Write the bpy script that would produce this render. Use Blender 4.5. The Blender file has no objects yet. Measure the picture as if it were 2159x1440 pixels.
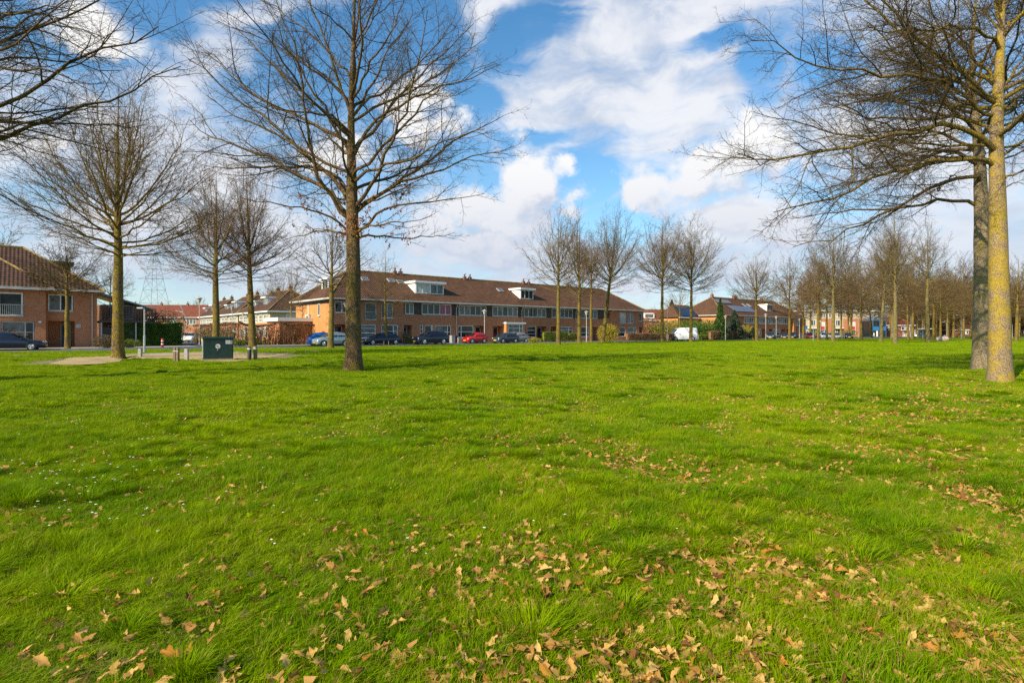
import bpy, math, random
import numpy as np
from mathutils import Vector

# ------------------------------------------------------------------ camera
F = 1200.0; CX = 1080.0; HY = 702.0; EYE = 1.4        # photograph pixels (2159 wide): focal length, centre, horizon; eye height
SC = bpy.context.scene
COL = SC.collection
cam_d = bpy.data.cameras.new('camera'); cam = bpy.data.objects.new('camera', cam_d); COL.objects.link(cam)
cam.location = (0, 0, EYE); cam.rotation_euler = (math.radians(90), 0, 0)
cam_d.lens = 36*F/2159; cam_d.sensor_width = 36; cam_d.shift_y = -18/2159
cam_d.clip_start = 0.05; cam_d.clip_end = 4000
SC.camera = cam
SC.view_settings.view_transform = 'Standard'; SC.view_settings.look = 'None'
SC.view_settings.exposure = 0.55; SC.view_settings.gamma = 1.0
SC.cycles.use_denoising = False; SC.cycles.sample_clamp_indirect = 4.0; SC.cycles.sample_clamp_direct = 8.0; SC.cycles.max_bounces = 4; SC.cycles.diffuse_bounces = 2; SC.cycles.glossy_bounces = 2; SC.cycles.transmission_bounces = 3; SC.cycles.transparent_max_bounces = 4

# ------------------------------------------------------------------ sun and sky
SUN_AZ = math.radians(45); SUN_EL = math.radians(33)
sdir = Vector((-math.sin(SUN_AZ)*math.cos(SUN_EL), -math.cos(SUN_AZ)*math.cos(SUN_EL), math.sin(SUN_EL)))
ld = bpy.data.lights.new('sun', 'SUN'); ld.energy = 5.0; ld.angle = math.radians(0.5); ld.color = (1.0, 0.87, 0.66)
sun = bpy.data.objects.new('sun', ld); COL.objects.link(sun)
sun.rotation_euler = (-sdir).to_track_quat('-Z', 'Y').to_euler(); sun.location = (-30, -40, 60)


class NT:
    def __init__(s, tree): s.t = tree; s.N = tree.nodes; s.L = tree.links
    def put(s, inp, v):
        if v is None: return
        if hasattr(v, 'is_linked'): s.L.new(v, inp)
        else: inp.default_value = v
    def node(s, typ, **kw):
        n = s.N.new(typ)
        for k, v in kw.items(): setattr(n, k, v)
        return n
    def m(s, op, a, b=None, c=None, clamp=False):
        n = s.node('ShaderNodeMath', operation=op, use_clamp=clamp)
        for i, v in enumerate((a, b, c)): s.put(n.inputs[i], v)
        return n.outputs[0]
    def vm(s, op, a, b=None):
        n = s.node('ShaderNodeVectorMath', operation=op)
        s.put(n.inputs[0], a)
        if b is not None: s.put(n.inputs[3] if op == 'SCALE' else n.inputs[1], b)
        return n.outputs['Value'] if op in ('LENGTH', 'DOT_PRODUCT') else n.outputs[0]
    def comb(s, x, y, z):
        n = s.node('ShaderNodeCombineXYZ')
        for i, v in enumerate((x, y, z)): s.put(n.inputs[i], v)
        return n.outputs[0]
    def sep(s, v):
        n = s.node('ShaderNodeSeparateXYZ'); s.put(n.inputs[0], v); return n.outputs
    def noise(s, vec, scale, detail=4, rough=0.5, dist=0.0, out=0):
        n = s.node('ShaderNodeTexNoise'); s.put(n.inputs['Vector'], vec)
        n.inputs['Scale'].default_value = scale; n.inputs['Detail'].default_value = detail
        n.inputs['Roughness'].default_value = rough; n.inputs['Distortion'].default_value = dist
        return n.outputs[out]
    def mapping(s, vec, loc=(0, 0, 0), rot=(0, 0, 0), scale=(1, 1, 1)):
        n = s.node('ShaderNodeMapping'); s.put(n.inputs[0], vec)
        n.inputs[1].default_value = loc; n.inputs[2].default_value = rot; n.inputs[3].default_value = scale
        return n.outputs[0]
    def ss(s, v, a, b, lo=0.0, hi=1.0, kind='SMOOTHSTEP'):
        n = s.node('ShaderNodeMapRange', interpolation_type=kind)
        s.put(n.inputs[0], v); n.inputs[1].default_value = a; n.inputs[2].default_value = b
        n.inputs[3].default_value = lo; n.inputs[4].default_value = hi
        return n.outputs[0]
    def mix(s, f, a, b, bt='MIX'):
        n = s.node('ShaderNodeMix', data_type='RGBA', blend_type=bt)
        s.put(n.inputs[0], f)
        for i, v in ((6, a), (7, b)):
            if isinstance(v, tuple) and len(v) == 3: v = (*v, 1)
            s.put(n.inputs[i], v)
        return n.outputs[2]


def build_world():
    w = bpy.data.worlds.new('World'); SC.world = w; w.use_nodes = True
    w.node_tree.nodes.clear(); t = NT(w.node_tree)
    sky = t.node('ShaderNodeTexSky', sky_type='NISHITA', sun_disc=False)
    sky.sun_elevation = SUN_EL; sky.sun_rotation = math.radians(225); sky.air_density = 1.0; sky.dust_density = 0.6; sky.ozone_density = 2.0
    g = t.node('ShaderNodeTexCoord').outputs['Generated']
    X, Y, Z = t.sep(g)
    az = t.m('ARCTAN2', X, Y); el = t.m('ARCSINE', Z)
    C = t.comb(az, el, 0.0)

    def blob(px, py, rx, ry, rot=0):
        a = math.atan2(px-CX, F); e = math.atan((HY-py)/F*math.cos(a))
        return a, e, rx/F*math.cos(a)**2, ry/F*math.cos(a), math.radians(rot)

    def field(tt, vec, blobs):
        acc = None
        for b in blobs:
            a, e, ra, re, rot = blob(*b)
            v = tt.vm('SUBTRACT', vec, (a, e, 0))
            v = tt.mapping(v, rot=(0, 0, rot)) if rot else v
            v = tt.vm('MULTIPLY', v, (1/ra, 1/re, 1))
            d = tt.m('SUBTRACT', 1.0, tt.vm('LENGTH', v))
            acc = d if acc is None else tt.m('SMOOTH_MAX', acc, d, 0.35)
        return acc
    # the density of the cumulus heaps as a group, so that it can be sampled twice
    CUM = [(1120, 400, 95, 100), (1085, 460, 130, 75), (1010, 440, 110, 60), (1180, 350, 40, 36), (1190, 425, 30, 40),
           (1385, 395, 95, 62), (1340, 420, 60, 45), (1480, 380, 100, 60), (1560, 330, 110, 68), (1640, 330, 90, 70), (1460, 330, 60, 30),
           (1570, 470, 85, 50), (1660, 500, 90, 45), (1000, 530, 170, 42), (900, 490, 90, 45),
           (700, 320, 85, 55), (215, 60, 110, 60), (50, 285, 110, 40), (900, 210, 110, 80), (1900, 270, 150, 80), (-500, 300, 300, 100), (2900, 350, 400, 120)]
    gr = bpy.data.node_groups.new('cumulus_density', 'ShaderNodeTree')
    gr.interface.new_socket('Vector', in_out='INPUT', socket_type='NodeSocketVector')
    gr.interface.new_socket('Value', in_out='OUTPUT', socket_type='NodeSocketFloat')
    q = NT(gr); gi = q.node('NodeGroupInput'); go = q.node('NodeGroupOutput')
    vec = gi.outputs[0]
    wv = q.vm('ADD', vec, q.vm('SCALE', q.vm('SUBTRACT', q.noise(vec, 7.0, 7, .62, 0, 1), (.5, .5, .5)), 0.13))
    B = field(q, wv, CUM)
    n1 = q.noise(q.vm('MULTIPLY', vec, (1, 1.25, 1)), 9.0, 9, 0.60, 0.15)
    vo = q.node('ShaderNodeTexVoronoi', feature='SMOOTH_F1'); q.put(vo.inputs['Vector'], q.vm('ADD', vec, q.vm('SCALE', q.noise(vec, 14, 4, .6, 0, 1), .05)))
    vo.inputs['Scale'].default_value = 17; vo.inputs['Smoothness'].default_value = .6
    D = q.m('ADD', q.m('MINIMUM', B, 0.55), q.m('MULTIPLY', q.m('SUBTRACT', n1, 0.5), 2.3))
    D = q.m('ADD', D, q.m('MULTIPLY', q.m('SUBTRACT', 0.4, vo.outputs['Distance']), 0.35))
    q.L.new(D, go.inputs[0])

    def dens(v):
        n = t.node('ShaderNodeGroup', node_tree=gr); t.put(n.inputs[0], v); return n.outputs[0]
    D0 = dens(C); D1 = dens(t.vm('ADD', C, (-0.012, 0.022, 0))); D2 = dens(t.vm('ADD', C, (-0.02, 0.06, 0)))
    alpha = t.ss(D0, -0.04, 0.50)
    light = t.m('ADD', t.m('MULTIPLY', t.m('SUBTRACT', D0, D1), 0.55), t.m('MULTIPLY', t.m('SUBTRACT', D0, D2), 0.42))
    light = t.m('MULTIPLY', t.ss(light, -0.46, 0.20), t.ss(el, 0.0, 0.38, .12, 1.0))
    ccol = t.mix(light, (0.50, 0.57, 0.72), (1.0, 0.99, 0.98))
    # veils and streaks of high cloud
    VE = [(1300, 120, 330, 190, 20), (1180, 230, 210, 100), (1420, 10, 300, 70), (1500, 230, 190, 80, -30), (1640, 190, 140, 110),
          (330, 330, 480, 120), (420, 150, 160, 60, -30), (560, 30, 240, 30, -20), (230, 70, 110, 60), (120, 210, 180, 25, 10), (1350, 540, 900, 130), (1050, 20, 90, 40),
          (1850, 200, 300, 230), (2100, 420, 300, 160), (500, 520, 700, 130)]
    BL = [(1110, 70, 110, 52, -20), (1010, 215, 60, 45), (790, 130, 210, 110), (120, 130, 120, 30), (330, 20, 120, 50), (1750, 130, 90, 60), (1950, 170, 160, 50), (1480, 100, 80, 22, -12), (1240, 385, 60, 62), (1290, 460, 110, 30), (310, 30, 70, 36), (1590, 150, 60, 70), (1130, 300, 90, 22, -8)]
    W = t.vm('ADD', C, t.vm('SCALE', t.vm('SUBTRACT', t.noise(C, 3.5, 5, .55, 0, 1), (.5, .5, .5)), 0.16))
    V = field(t, W, VE); NB = field(t, W, BL)
    st = t.noise(t.mapping(W, rot=(0, 0, math.radians(-32)), scale=(1.3, 5.0, 1)), 5.0, 9, 0.62, 0.7)
    so = t.noise(t.vm('MULTIPLY', W, (1, 1.6, 1)), 5.5, 8, 0.56, 0.25)
    s_ = t.m('ADD', t.m('MULTIPLY', t.m('SUBTRACT', st, .5), 1.9), t.m('MULTIPLY', t.m('SUBTRACT', so, .5), 1.7))
    vd = t.m('ADD', t.m('ADD', t.m('MULTIPLY', t.m('MINIMUM', t.m('MAXIMUM', V, -.4), .6), 1.0), s_), 0.08)
    vd = t.m('SUBTRACT', vd, t.m('MULTIPLY', t.ss(NB, -0.45, 0.55), 0.85))
    va = t.m('MULTIPLY', t.ss(vd, -0.42, 0.85), 0.94)
    vl = t.ss(so, .36, .62)
    vcol = t.mix(t.m('MULTIPLY', vl, t.ss(el, 0.0, .28, .35, 1.0)), (0.58, 0.66, 0.81), (0.95, 0.96, 1.0))
    # blue of the sky
    hs = t.node('ShaderNodeHueSaturation'); hs.inputs['Saturation'].default_value = 1.22; hs.inputs['Value'].default_value = 1.10
    t.L.new(sky.outputs[0], hs.inputs['Color'])
    sc2 = t.vm('MULTIPLY', hs.outputs[0], (0.84, 1.04, 1.02))
    K = 5.6
    hz = t.m('POWER', t.ss(el, 0.0, 0.52, 1.0, 0.0, 'LINEAR'), 2.2)
    base = t.mix(t.m('MULTIPLY', hz, 0.55), sc2, (0.56*K, 0.68*K, 0.86*K))
    vs = t.vm('SCALE', vcol, K*0.98); cs = t.vm('SCALE', ccol, K*1.06)
    c1 = t.mix(va, base, vs)
    c2 = t.mix(t.m('MULTIPLY', alpha, t.ss(el, 0.0, 0.1, .45, 1.0)), c1, cs)
    bg = t.node('ShaderNodeBackground'); t.L.new(c2, bg.inputs[0]); bg.inputs[1].default_value = 0.12
    out = t.node('ShaderNodeOutputWorld'); t.L.new(bg.outputs[0], out.inputs[0])
    w.cycles.sampling_method = 'MANUAL'; w.cycles.sample_map_resolution = 512


build_world()

# ------------------------------------------------------------------ helpers
rng = np.random.default_rng(7)
random.seed(7)


def at(px, Yd, z=0.0):
    return Vector(((px-CX)*Yd/F, Yd, z))


def gp(px, py):                       # ground point seen at a pixel of the photograph
    Yd = EYE*F/(py-HY); return ((px-CX)*Yd/F, Yd)


def hz_of(py, Yd): return EYE+(HY-py)*Yd/F


_ni = {}


def vnoise(x, y, s=1.0, seed=0):      # smooth value noise for numpy arrays
    k = ('n', seed)
    if k not in _ni: _ni[k] = np.random.default_rng(seed+11).random((256, 256))
    T = _ni[k]; x = np.asarray(x, float)/s+1000.3; y = np.asarray(y, float)/s+1000.7
    i = np.floor(x).astype(int); j = np.floor(y).astype(int); fx = x-i; fy = y-j
    fx = fx*fx*(3-2*fx); fy = fy*fy*(3-2*fy)
    a = T[i % 256, j % 256]; b = T[(i+1) % 256, j % 256]; c = T[i % 256, (j+1) % 256]; d = T[(i+1) % 256, (j+1) % 256]
    return (a*(1-fx)+b*fx)*(1-fy)+(c*(1-fx)+d*fx)*fy


def gh(x, y):                         # height of the lawn
    x = np.asarray(x, float); y = np.asarray(y, float)
    f = np.clip((42-y)/20, 0, 1)*np.clip((60-np.abs(x))/20, 0, 1)
    return f*(0.10*(vnoise(x, y, 4.0, 3)-.5)+0.07*(vnoise(x, y, 1.3, 4)-.5)+0.055*(vnoise(x, y, .55, 14)-.5))


def mesh_np(name, V, faces, mats=(), smooth=True, mi=None, uv=None, attrs=None):
    """V (n,3); faces: list of int arrays (m,k)"""
    me = bpy.data.meshes.new(name)
    faces = [np.asarray(f, np.int32) for f in faces if len(f)]
    V = np.asarray(V, np.float32)
    me.vertices.add(len(V)); me.vertices.foreach_set('co', V.ravel())
    tot = sum(f.size for f in faces); cnt = sum(len(f) for f in faces)
    me.loops.add(tot); me.polygons.add(cnt)
    me.loops.foreach_set('vertex_index', np.concatenate([f.ravel() for f in faces]))
    ks = np.concatenate([np.full(len(f), f.shape[1], np.int32) for f in faces])
    me.polygons.foreach_set('loop_start', np.concatenate([[0], np.cumsum(ks)[:-1]]).astype(np.int32))
    me.polygons.foreach_set('loop_total', ks)
    me.polygons.foreach_set('use_smooth', np.full(cnt, smooth))
    if mi is not None: me.polygons.foreach_set('material_index', np.asarray(mi, np.int32))
    for m in mats: me.materials.append(m)
    if attrs:
        for k, v in attrs.items():
            a = me.attributes.new(k, 'FLOAT', 'POINT'); a.data.foreach_set('value', np.asarray(v, np.float32))
    me.update(calc_edges=True)
    return me


def link(name, me, parent=None):
    o = bpy.data.objects.new(name, me); COL.objects.link(o)
    if parent is not None: o.parent = parent
    return o


def tag(o, label=None, cat=None, group=None, kind=None):
    if label: o['label'] = label
    if cat: o['category'] = cat
    if group: o['group'] = group
    if kind: o['kind'] = kind
    return o


def empty(name, loc, rz, label, cat, group=None):
    o = bpy.data.objects.new(name, None); COL.objects.link(o); o.location = loc; o.rotation_euler = (0, 0, rz)
    o.empty_display_size = 0.3
    return tag(o, label, cat, group)


def copy_tree(o, parent=None, only=None):
    c = o.copy(); COL.objects.link(c); c.parent = parent
    for ch in [x for x in list(COL.objects) if x.parent == o]:
        copy_tree(ch, c)
    return c


class MB:
    """collects polygons in local metres, with uv in metres"""
    def __init__(s): s.V = []; s.F = []; s.U = []; s.M = []
    def poly(s, pts, uv=None, m=0):
        i = len(s.V); s.V += [tuple(p) for p in pts]; s.F.append(tuple(range(i, i+len(pts)))); s.M.append(m)
        s.U.append(uv or [(p[0]+p[1], p[2]) for p in pts])
    def box(s, x0, x1, y0, y1, z0, z1, m=0):
        a = (x0, y0, z0); b = (x1, y0, z0); c = (x1, y1, z0); d = (x0, y1, z0)
        e = (x0, y0, z1); f = (x1, y0, z1); g = (x1, y1, z1); h = (x0, y1, z1)
        for q in ((a, b, f, e), (b, c, g, f), (c, d, h, g), (d, a, e, h), (e, f, g, h), (d, c, b, a)): s.poly(q, m=m)
        return s
    def prism(s, pts, y0, y1, m=0):              # outline in (x, z), run along y
        n = len(pts)
        s.poly([(x, y0, z) for x, z in pts], m=m); s.poly([(x, y1, z) for x, z in reversed(pts)], m=m)
        for i in range(n):
            (xa, za), (xb, zb) = pts[i], pts[(i+1) % n]
            s.poly([(xb, y0, zb), (xa, y0, za), (xa, y1, za), (xb, y1, zb)], m=m)
        return s
    def tube(s, pts, r, n=8, m=0, cap=True):
        pts = [Vector(p) for p in pts]; rs = r if isinstance(r, (list, tuple)) else [r]*len(pts); rings = []
        for k, p in enumerate(pts):
            t = (pts[min(k+1, len(pts)-1)]-pts[max(k-1, 0)]).normalized()
            ref = Vector((1, 0, 0)) if abs(t.x) < .8 else Vector((0, 1, 0))
            a = t.cross(ref).normalized(); b = t.cross(a)
            rings.append([p+rs[k]*(math.cos(2*math.pi*j/n)*a+math.sin(2*math.pi*j/n)*b) for j in range(n)])
        for k in range(len(pts)-1):
            for j in range(n):
                s.poly([rings[k][j], rings[k][(j+1) % n], rings[k+1][(j+1) % n], rings[k+1][j]], m=m)
        if cap: s.poly(rings[0][::-1], m=m); s.poly(rings[-1], m=m)
        return s
    def lathe(s, prof, c=(0, 0, 0), n=12, m=0):
        R = [[(c[0]+r*math.cos(2*math.pi*j/n), c[1]+r*math.sin(2*math.pi*j/n), c[2]+z) for j in range(n)] for r, z in prof]
        for k in range(len(R)-1):
            for j in range(n):
                s.poly([R[k][j], R[k][(j+1) % n], R[k+1][(j+1) % n], R[k+1][j]], m=m)
        return s
    def build(s, name, mats, parent=None, smooth=False):
        me = bpy.data.meshes.new(name); me.from_pydata(s.V, [], s.F)
        if not isinstance(mats, (list, tuple)): mats = [mats]
        for m in mats: me.materials.append(m)
        ul = me.uv_layers.new(name='UVMap'); ul.data.foreach_set('uv', np.array([c for u in s.U for c in u], np.float32).ravel())
        me.polygons.foreach_set('material_index', s.M)
        if smooth:
            me.polygons.foreach_set('use_smooth', [True]*len(s.F))
            import bmesh
            bm = bmesh.new(); bm.from_mesh(me); bmesh.ops.remove_doubles(bm, verts=bm.verts, dist=1e-4); bm.to_mesh(me); bm.free()
        me.update()
        return link(name, me, parent)


# ------------------------------------------------------------------ materials
def mat(name, col, rough=0.8, var=0.15, scale=3.0, metal=0.0, bump=0.0, bscale=40, coat=0.0, spec=0.5, emis=None, col2=None, detail=5):
    m = bpy.data.materials.new(name); m.use_nodes = True; t = NT(m.node_tree)
    b = t.N['Principled BSDF']; b.inputs['Roughness'].default_value = rough; b.inputs['Metallic'].default_value = metal
    b.inputs['Specular IOR Level'].default_value = spec
    if coat: b.inputs['Coat Weight'].default_value = coat; b.inputs['Coat Roughness'].default_value = 0.06
    g = t.node('ShaderNodeTexCoord').outputs['Object']
    n = t.noise(g, scale, detail, .6)
    if col2 is None:
        c = t.mix(t.ss(n, .3, .7), tuple(x*(1-var) for x in col), tuple(min(1, x*(1+var)) for x in col))
    else:
        c = t.mix(t.ss(n, .38, .62), col, col2)
    t.L.new(c, b.inputs['Base Color'])
    if bump:
        bn = t.node('ShaderNodeBump'); bn.inputs['Strength'].default_value = bump; bn.inputs['Distance'].default_value = 0.02
        t.L.new(t.noise(g, bscale, 4), bn.inputs['Height']); t.L.new(bn.outputs[0], b.inputs['Normal'])
    return m


def mat_brick(name, c1, c2, mortar):
    m = bpy.data.materials.new(name); m.use_nodes = True; t = NT(m.node_tree); b = t.N['Principled BSDF']
    b.inputs['Roughness'].default_value = .9; b.inputs['Specular IOR Level'].default_value = .12
    g = t.node('ShaderNodeTexCoord').outputs['Object']; X, Y, Z = t.sep(g)
    uv = t.comb(t.m('ADD', X, Y), Z, 0.0)
    br = t.node('ShaderNodeTexBrick'); t.L.new(uv, br.inputs['Vector'])
    br.inputs['Scale'].default_value = 1.0; br.inputs['Brick Width'].default_value = .22; br.inputs['Row Height'].default_value = .065
    br.inputs['Mortar Size'].default_value = .008; br.inputs['Mortar Smooth'].default_value = .3
    br.inputs['Color1'].default_value = (*c1, 1); br.inputs['Color2'].default_value = (*c2, 1); br.inputs['Mortar'].default_value = (*mortar, 1)
    n = t.noise(g, 1.1, 6, .65); n2 = t.noise(g, 9, 3, .6)
    c = t.mix(t.ss(n, .35, .75, 0, .40), br.outputs[0], tuple(x*.62 for x in c2))
    c = t.mix(t.ss(n2, .4, .7, 0, .3), c, tuple(min(1, x*1.35) for x in c1))
    st = t.noise(t.vm('MULTIPLY', uv, (2.2, .35, 1)), 1.6, 4, .6)
    c = t.mix(t.ss(st, .55, .8, 0, .35), c, tuple(x*.5 for x in c2))
    t.L.new(c, b.inputs['Base Color'])
    bn = t.node('ShaderNodeBump'); bn.inputs['Strength'].default_value = .4; bn.inputs['Distance'].default_value = .01; bn.invert = True
    t.L.new(br.outputs['Fac'], bn.inputs['Height']); t.L.new(bn.outputs[0], b.inputs['Normal'])
    return m


def mat_tiles(name, c1, c2, moss=0.25):
    m = bpy.data.materials.new(name); m.use_nodes = True; t = NT(m.node_tree); b = t.N['Principled BSDF']
    b.inputs['Roughness'].default_value = .8; b.inputs['Specular IOR Level'].default_value = .12
    uv = t.node('ShaderNodeTexCoord').outputs['UV']; g = t.node('ShaderNodeTexCoord').outputs['Object']
    U, V, _ = t.sep(uv)
    wob = t.m('MULTIPLY', t.noise(g, .8, 2), .02)
    v = t.m('FRACT', t.m('DIVIDE', t.m('ADD', V, wob), .42)); u = t.m('FRACT', t.m('DIVIDE', U, .30))
    uw = t.m('SINE', t.m('MULTIPLY', u, 2*math.pi))
    cell = t.node('ShaderNodeTexWhiteNoise', noise_dimensions='3D')
    t.L.new(t.comb(t.m('FLOOR', t.m('DIVIDE', U, .30)), t.m('FLOOR', t.m('DIVIDE', t.m('ADD', V, wob), .42)), 0.0), cell.inputs[0])
    c = t.mix(cell.outputs[0], c1, c2)
    c = t.mix(t.ss(t.noise(g, .55, 6, .65), .35, .7, 0, .45), c, tuple(x*.55 for x in c2))
    c = t.mix(t.m('MULTIPLY', t.ss(t.noise(g, 2.6, 7, .7), .56, .74), moss), c, (.16, .14, .03))
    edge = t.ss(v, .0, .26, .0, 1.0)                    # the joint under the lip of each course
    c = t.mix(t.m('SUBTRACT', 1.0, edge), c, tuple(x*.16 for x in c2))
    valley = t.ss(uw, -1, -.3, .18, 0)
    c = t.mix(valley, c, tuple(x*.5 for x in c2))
    t.L.new(c, b.inputs['Base Color'])
    h = t.m('ADD', t.m('MULTIPLY', t.m('SUBTRACT', 1.0, v), 1.0), t.m('MULTIPLY', uw, .6))
    bn = t.node('ShaderNodeBump'); bn.inputs['Strength'].default_value = 1; bn.inputs['Distance'].default_value = .03
    t.L.new(h, bn.inputs['Height']); t.L.new(bn.outputs[0], b.inputs['Normal'])
    return m


def mat_bark(name, c1, c2, lichen, amount, fine=1.0, strength=1.0):
    m = bpy.data.materials.new(name); m.use_nodes = True; t = NT(m.node_tree); b = t.N['Principled BSDF']
    b.inputs['Roughness'].default_value = .92; b.inputs['Specular IOR Level'].default_value = .25
    g = t.node('ShaderNodeTexCoord').outputs['Object']
    gs = t.vm('MULTIPLY', g, (1, 1, .22))
    w = t.vm('ADD', gs, t.vm('SCALE', t.noise(g, 6, 3, .6, 0, 1), .06))
    vo = t.node('ShaderNodeTexVoronoi', feature='DISTANCE_TO_EDGE'); t.L.new(w, vo.inputs['Vector']); vo.inputs['Scale'].default_value = 22*fine
    crack = t.ss(vo.outputs[0], .0, .16)
    n = t.noise(gs, 30*fine, 6, .65); n2 = t.noise(g, 1.7, 7, .68)
    c = t.mix(t.ss(n, .3, .7), c1, c2)
    c = t.mix(t.ss(crack, 0, 1, .75, 0), c, tuple(x*.25 for x in c1))
    li = t.m('MULTIPLY', t.ss(t.m('ADD', n2, t.m('MULTIPLY', t.m('SUBTRACT', n, .5), .5)), .64-.30*amount, .78-.30*amount), t.ss(crack, 0, 1, .35, .95))
    lc = t.mix(t.noise(g, 14, 4, .7), tuple(x*.5 for x in lichen), tuple(x*1.35 for x in lichen))
    c = t.mix(li, c, lc)
    t.L.new(c, b.inputs['Base Color'])
    bn = t.node('ShaderNodeBump'); bn.inputs['Strength'].default_value = strength; bn.inputs['Distance'].default_value = .035
    t.L.new(t.m('ADD', t.m('MULTIPLY', crack, .7), t.m('MULTIPLY', n, .5)), bn.inputs['Height']); t.L.new(bn.outputs[0], b.inputs['Normal'])
    return m


def mat_leafy(name, c1, c2, scale=1.0, trans=.25, rough=.6):
    m = bpy.data.materials.new(name); m.use_nodes = True; t = NT(m.node_tree); b = t.N['Principled BSDF']
    b.inputs['Roughness'].default_value = rough; b.inputs['Specular IOR Level'].default_value = .3
    g = t.node('ShaderNodeNewGeometry')
    c = t.mix(g.outputs['Random Per Island'], c1, c2)
    c = t.mix(t.ss(t.noise(g.outputs['Position'], scale, 4, .6), .35, .65, 0, .5), c, tuple(x*.6 for x in c1))
    t.L.new(c, b.inputs['Base Color'])
    tr = t.node('ShaderNodeBsdfTranslucent'); t.L.new(c, tr.inputs[0])
    mx = t.node('ShaderNodeMixShader'); mx.inputs[0].default_value = trans
    t.L.new(b.outputs[0], mx.inputs[1]); t.L.new(tr.outputs[0], mx.inputs[2]); t.L.new(mx.outputs[0], t.N['Material Output'].inputs[0])
    return m


M = {}
M['brick'] = mat_brick('red_brick', (.50, .19, .085), (.38, .135, .06), (.36, .26, .18))
M['brick_dark'] = mat_brick('dark_red_brick', (.30, .115, .075), (.22, .085, .055), (.2, .16, .13))
M['brick_sunlit'] = mat_brick('sunlit_brick', (.60, .26, .08), (.50, .20, .06), (.42, .30, .18))  # brick with the sun's warm brightness put into its colour
M['brick_pale'] = mat_brick('pale_yellow_brick', (.55, .45, .28), (.47, .37, .22), (.45, .40, .32))
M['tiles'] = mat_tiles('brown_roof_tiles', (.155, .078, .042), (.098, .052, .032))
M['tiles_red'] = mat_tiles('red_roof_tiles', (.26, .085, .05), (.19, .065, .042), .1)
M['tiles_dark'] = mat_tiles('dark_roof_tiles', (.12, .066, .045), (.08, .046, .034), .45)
M['ridge'] = mat('mossy_ridge_tiles', (.14, .07, .045), .85, col2=(.30, .22, .03), scale=2.4)
M['white'] = mat('white_paint', (.78, .77, .74), .45, .06, 2)
M['fascia'] = mat('weathered_white_board', (.52, .50, .46), .6, .12, 1.5)
M['greyboard'] = mat('grey_board', (.36, .36, .37), .6, .1, 2)
M['darkpanel'] = mat('dark_brown_cladding', (.055, .04, .034), .6, .2, 3)
M['glass'] = mat('window_glass', (.02, .024, .027), .06, .3, .9, spec=.42)
M['glass2'] = mat('window_glass_with_net_curtain', (.12, .13, .13), .12, .5, 1.6, spec=.4)
M['blind'] = mat('pale_roller_blind', (.58, .56, .50), .6, .05, 2)
M['pink'] = mat('magenta_curtain', (.28, .02, .10), .25, .35, 6, spec=.8)
M['door_red'] = mat('dark_red_door', (.20, .03, .02), .4, .1, 3)
M['door_dark'] = mat('dark_door', (.03, .03, .035), .4, .2, 3)
M['door_blue'] = mat('grey_blue_door', (.12, .17, .24), .4, .1, 3)
M['metal'] = mat('galvanised_metal', (.42, .43, .43), .45, .12, 4, metal=.6)
M['lampgrey'] = mat('grey_painted_steel', (.42, .42, .40), .5, .12, 4)
M['lampglass'] = mat('yellowed_lantern_glass', (.55, .47, .30), .3, .1, 4)
M['black'] = mat('black_rubber', (.02, .02, .02), .7, .2, 6)
M['solar'] = mat('solar_panel', (.012, .016, .03), .12, .2, 1, spec=.9)
M['asphalt'] = mat('asphalt', (.085, .083, .082), .92, .22, 1.2, bump=.3, bscale=60)
M['pave'] = mat('concrete_paving', (.33, .28, .21), .9, .22, 1.4, bump=.3, bscale=30)
M['kerb'] = mat('concrete_kerb', (.34, .33, .31), .85, .15, 2)
M['concrete'] = mat('weathered_concrete', (.34, .32, .28), .9, .25, 8, bump=.4, bscale=40)
M['wood'] = mat('weathered_wood', (.20, .14, .08), .85, .4, 12, bump=.5, bscale=50)
M['slat'] = mat('brown_slats', (.22, .12, .08), .8, .2, 6)
M['cabinet'] = mat('dark_green_cabinet', (.010, .034, .026), .42, .25, 6, bump=.08, bscale=20)
M['cabinet_l'] = mat('green_cabinet_lid', (.018, .055, .045), .35, .2, 6)
M['sticker'] = mat('white_sticker', (.62, .60, .56), .5, .08, 20)
M['plate'] = mat('yellow_number_plate', (.75, .48, .02), .4, .05, 8)
M['headl'] = mat('headlamp_glass', (.62, .62, .60), .12, .2, 20, spec=.9)
M['taill'] = mat('red_tail_lamp', (.45, .015, .01), .2, .2, 20)
M['rim'] = mat('alloy_wheel', (.5, .5, .5), .35, .15, 20, metal=.7)
M['redpaint'] = mat('red_band', (.55, .03, .02), .5, .1, 6)
M['blue'] = mat('blue_panel', (.03, .16, .36), .35, .1, 2)
M['bark'] = mat_bark('oak_bark', (.155, .092, .040), (.30, .19, .088), (.25, .18, .018), .48, 1.4)
M['bark_g'] = mat_bark('grey_oak_bark', (.25, .185, .11), (.40, .31, .19), (.30, .24, .03), .45, 2.0, .5)
M['bark_l'] = mat_bark('lichen_covered_bark', (.25, .175, .10), (.40, .295, .175), (.43, .30, .02), .69, 2.2, .5)
M['bark_m'] = mat_bark('mossy_bark', (.15, .105, .05), (.24, .17, .08), (.30, .21, .02), .80)
M['bark_f'] = mat_bark('grey_brown_bark', (.17, .13, .075), (.24, .19, .11), (.30, .23, .04), .7, .6)
M['twig'] = mat('dark_twigs', (.045, .030, .016), .9, col2=(.115, .082, .028), scale=1.3, spec=.2)
M['twig_f'] = mat('brown_twigs', (.11, .074, .034), .9, col2=(.19, .13, .05), scale=.5, spec=.2)
M['twig_r'] = mat('red_brown_twigs', (.125, .068, .036), .9, col2=(.18, .108, .045), scale=.5, spec=.2)
M['hedge_g'] = mat_leafy('dark_ivy_leaves', (.045, .11, .014), (.13, .24, .03))
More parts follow.
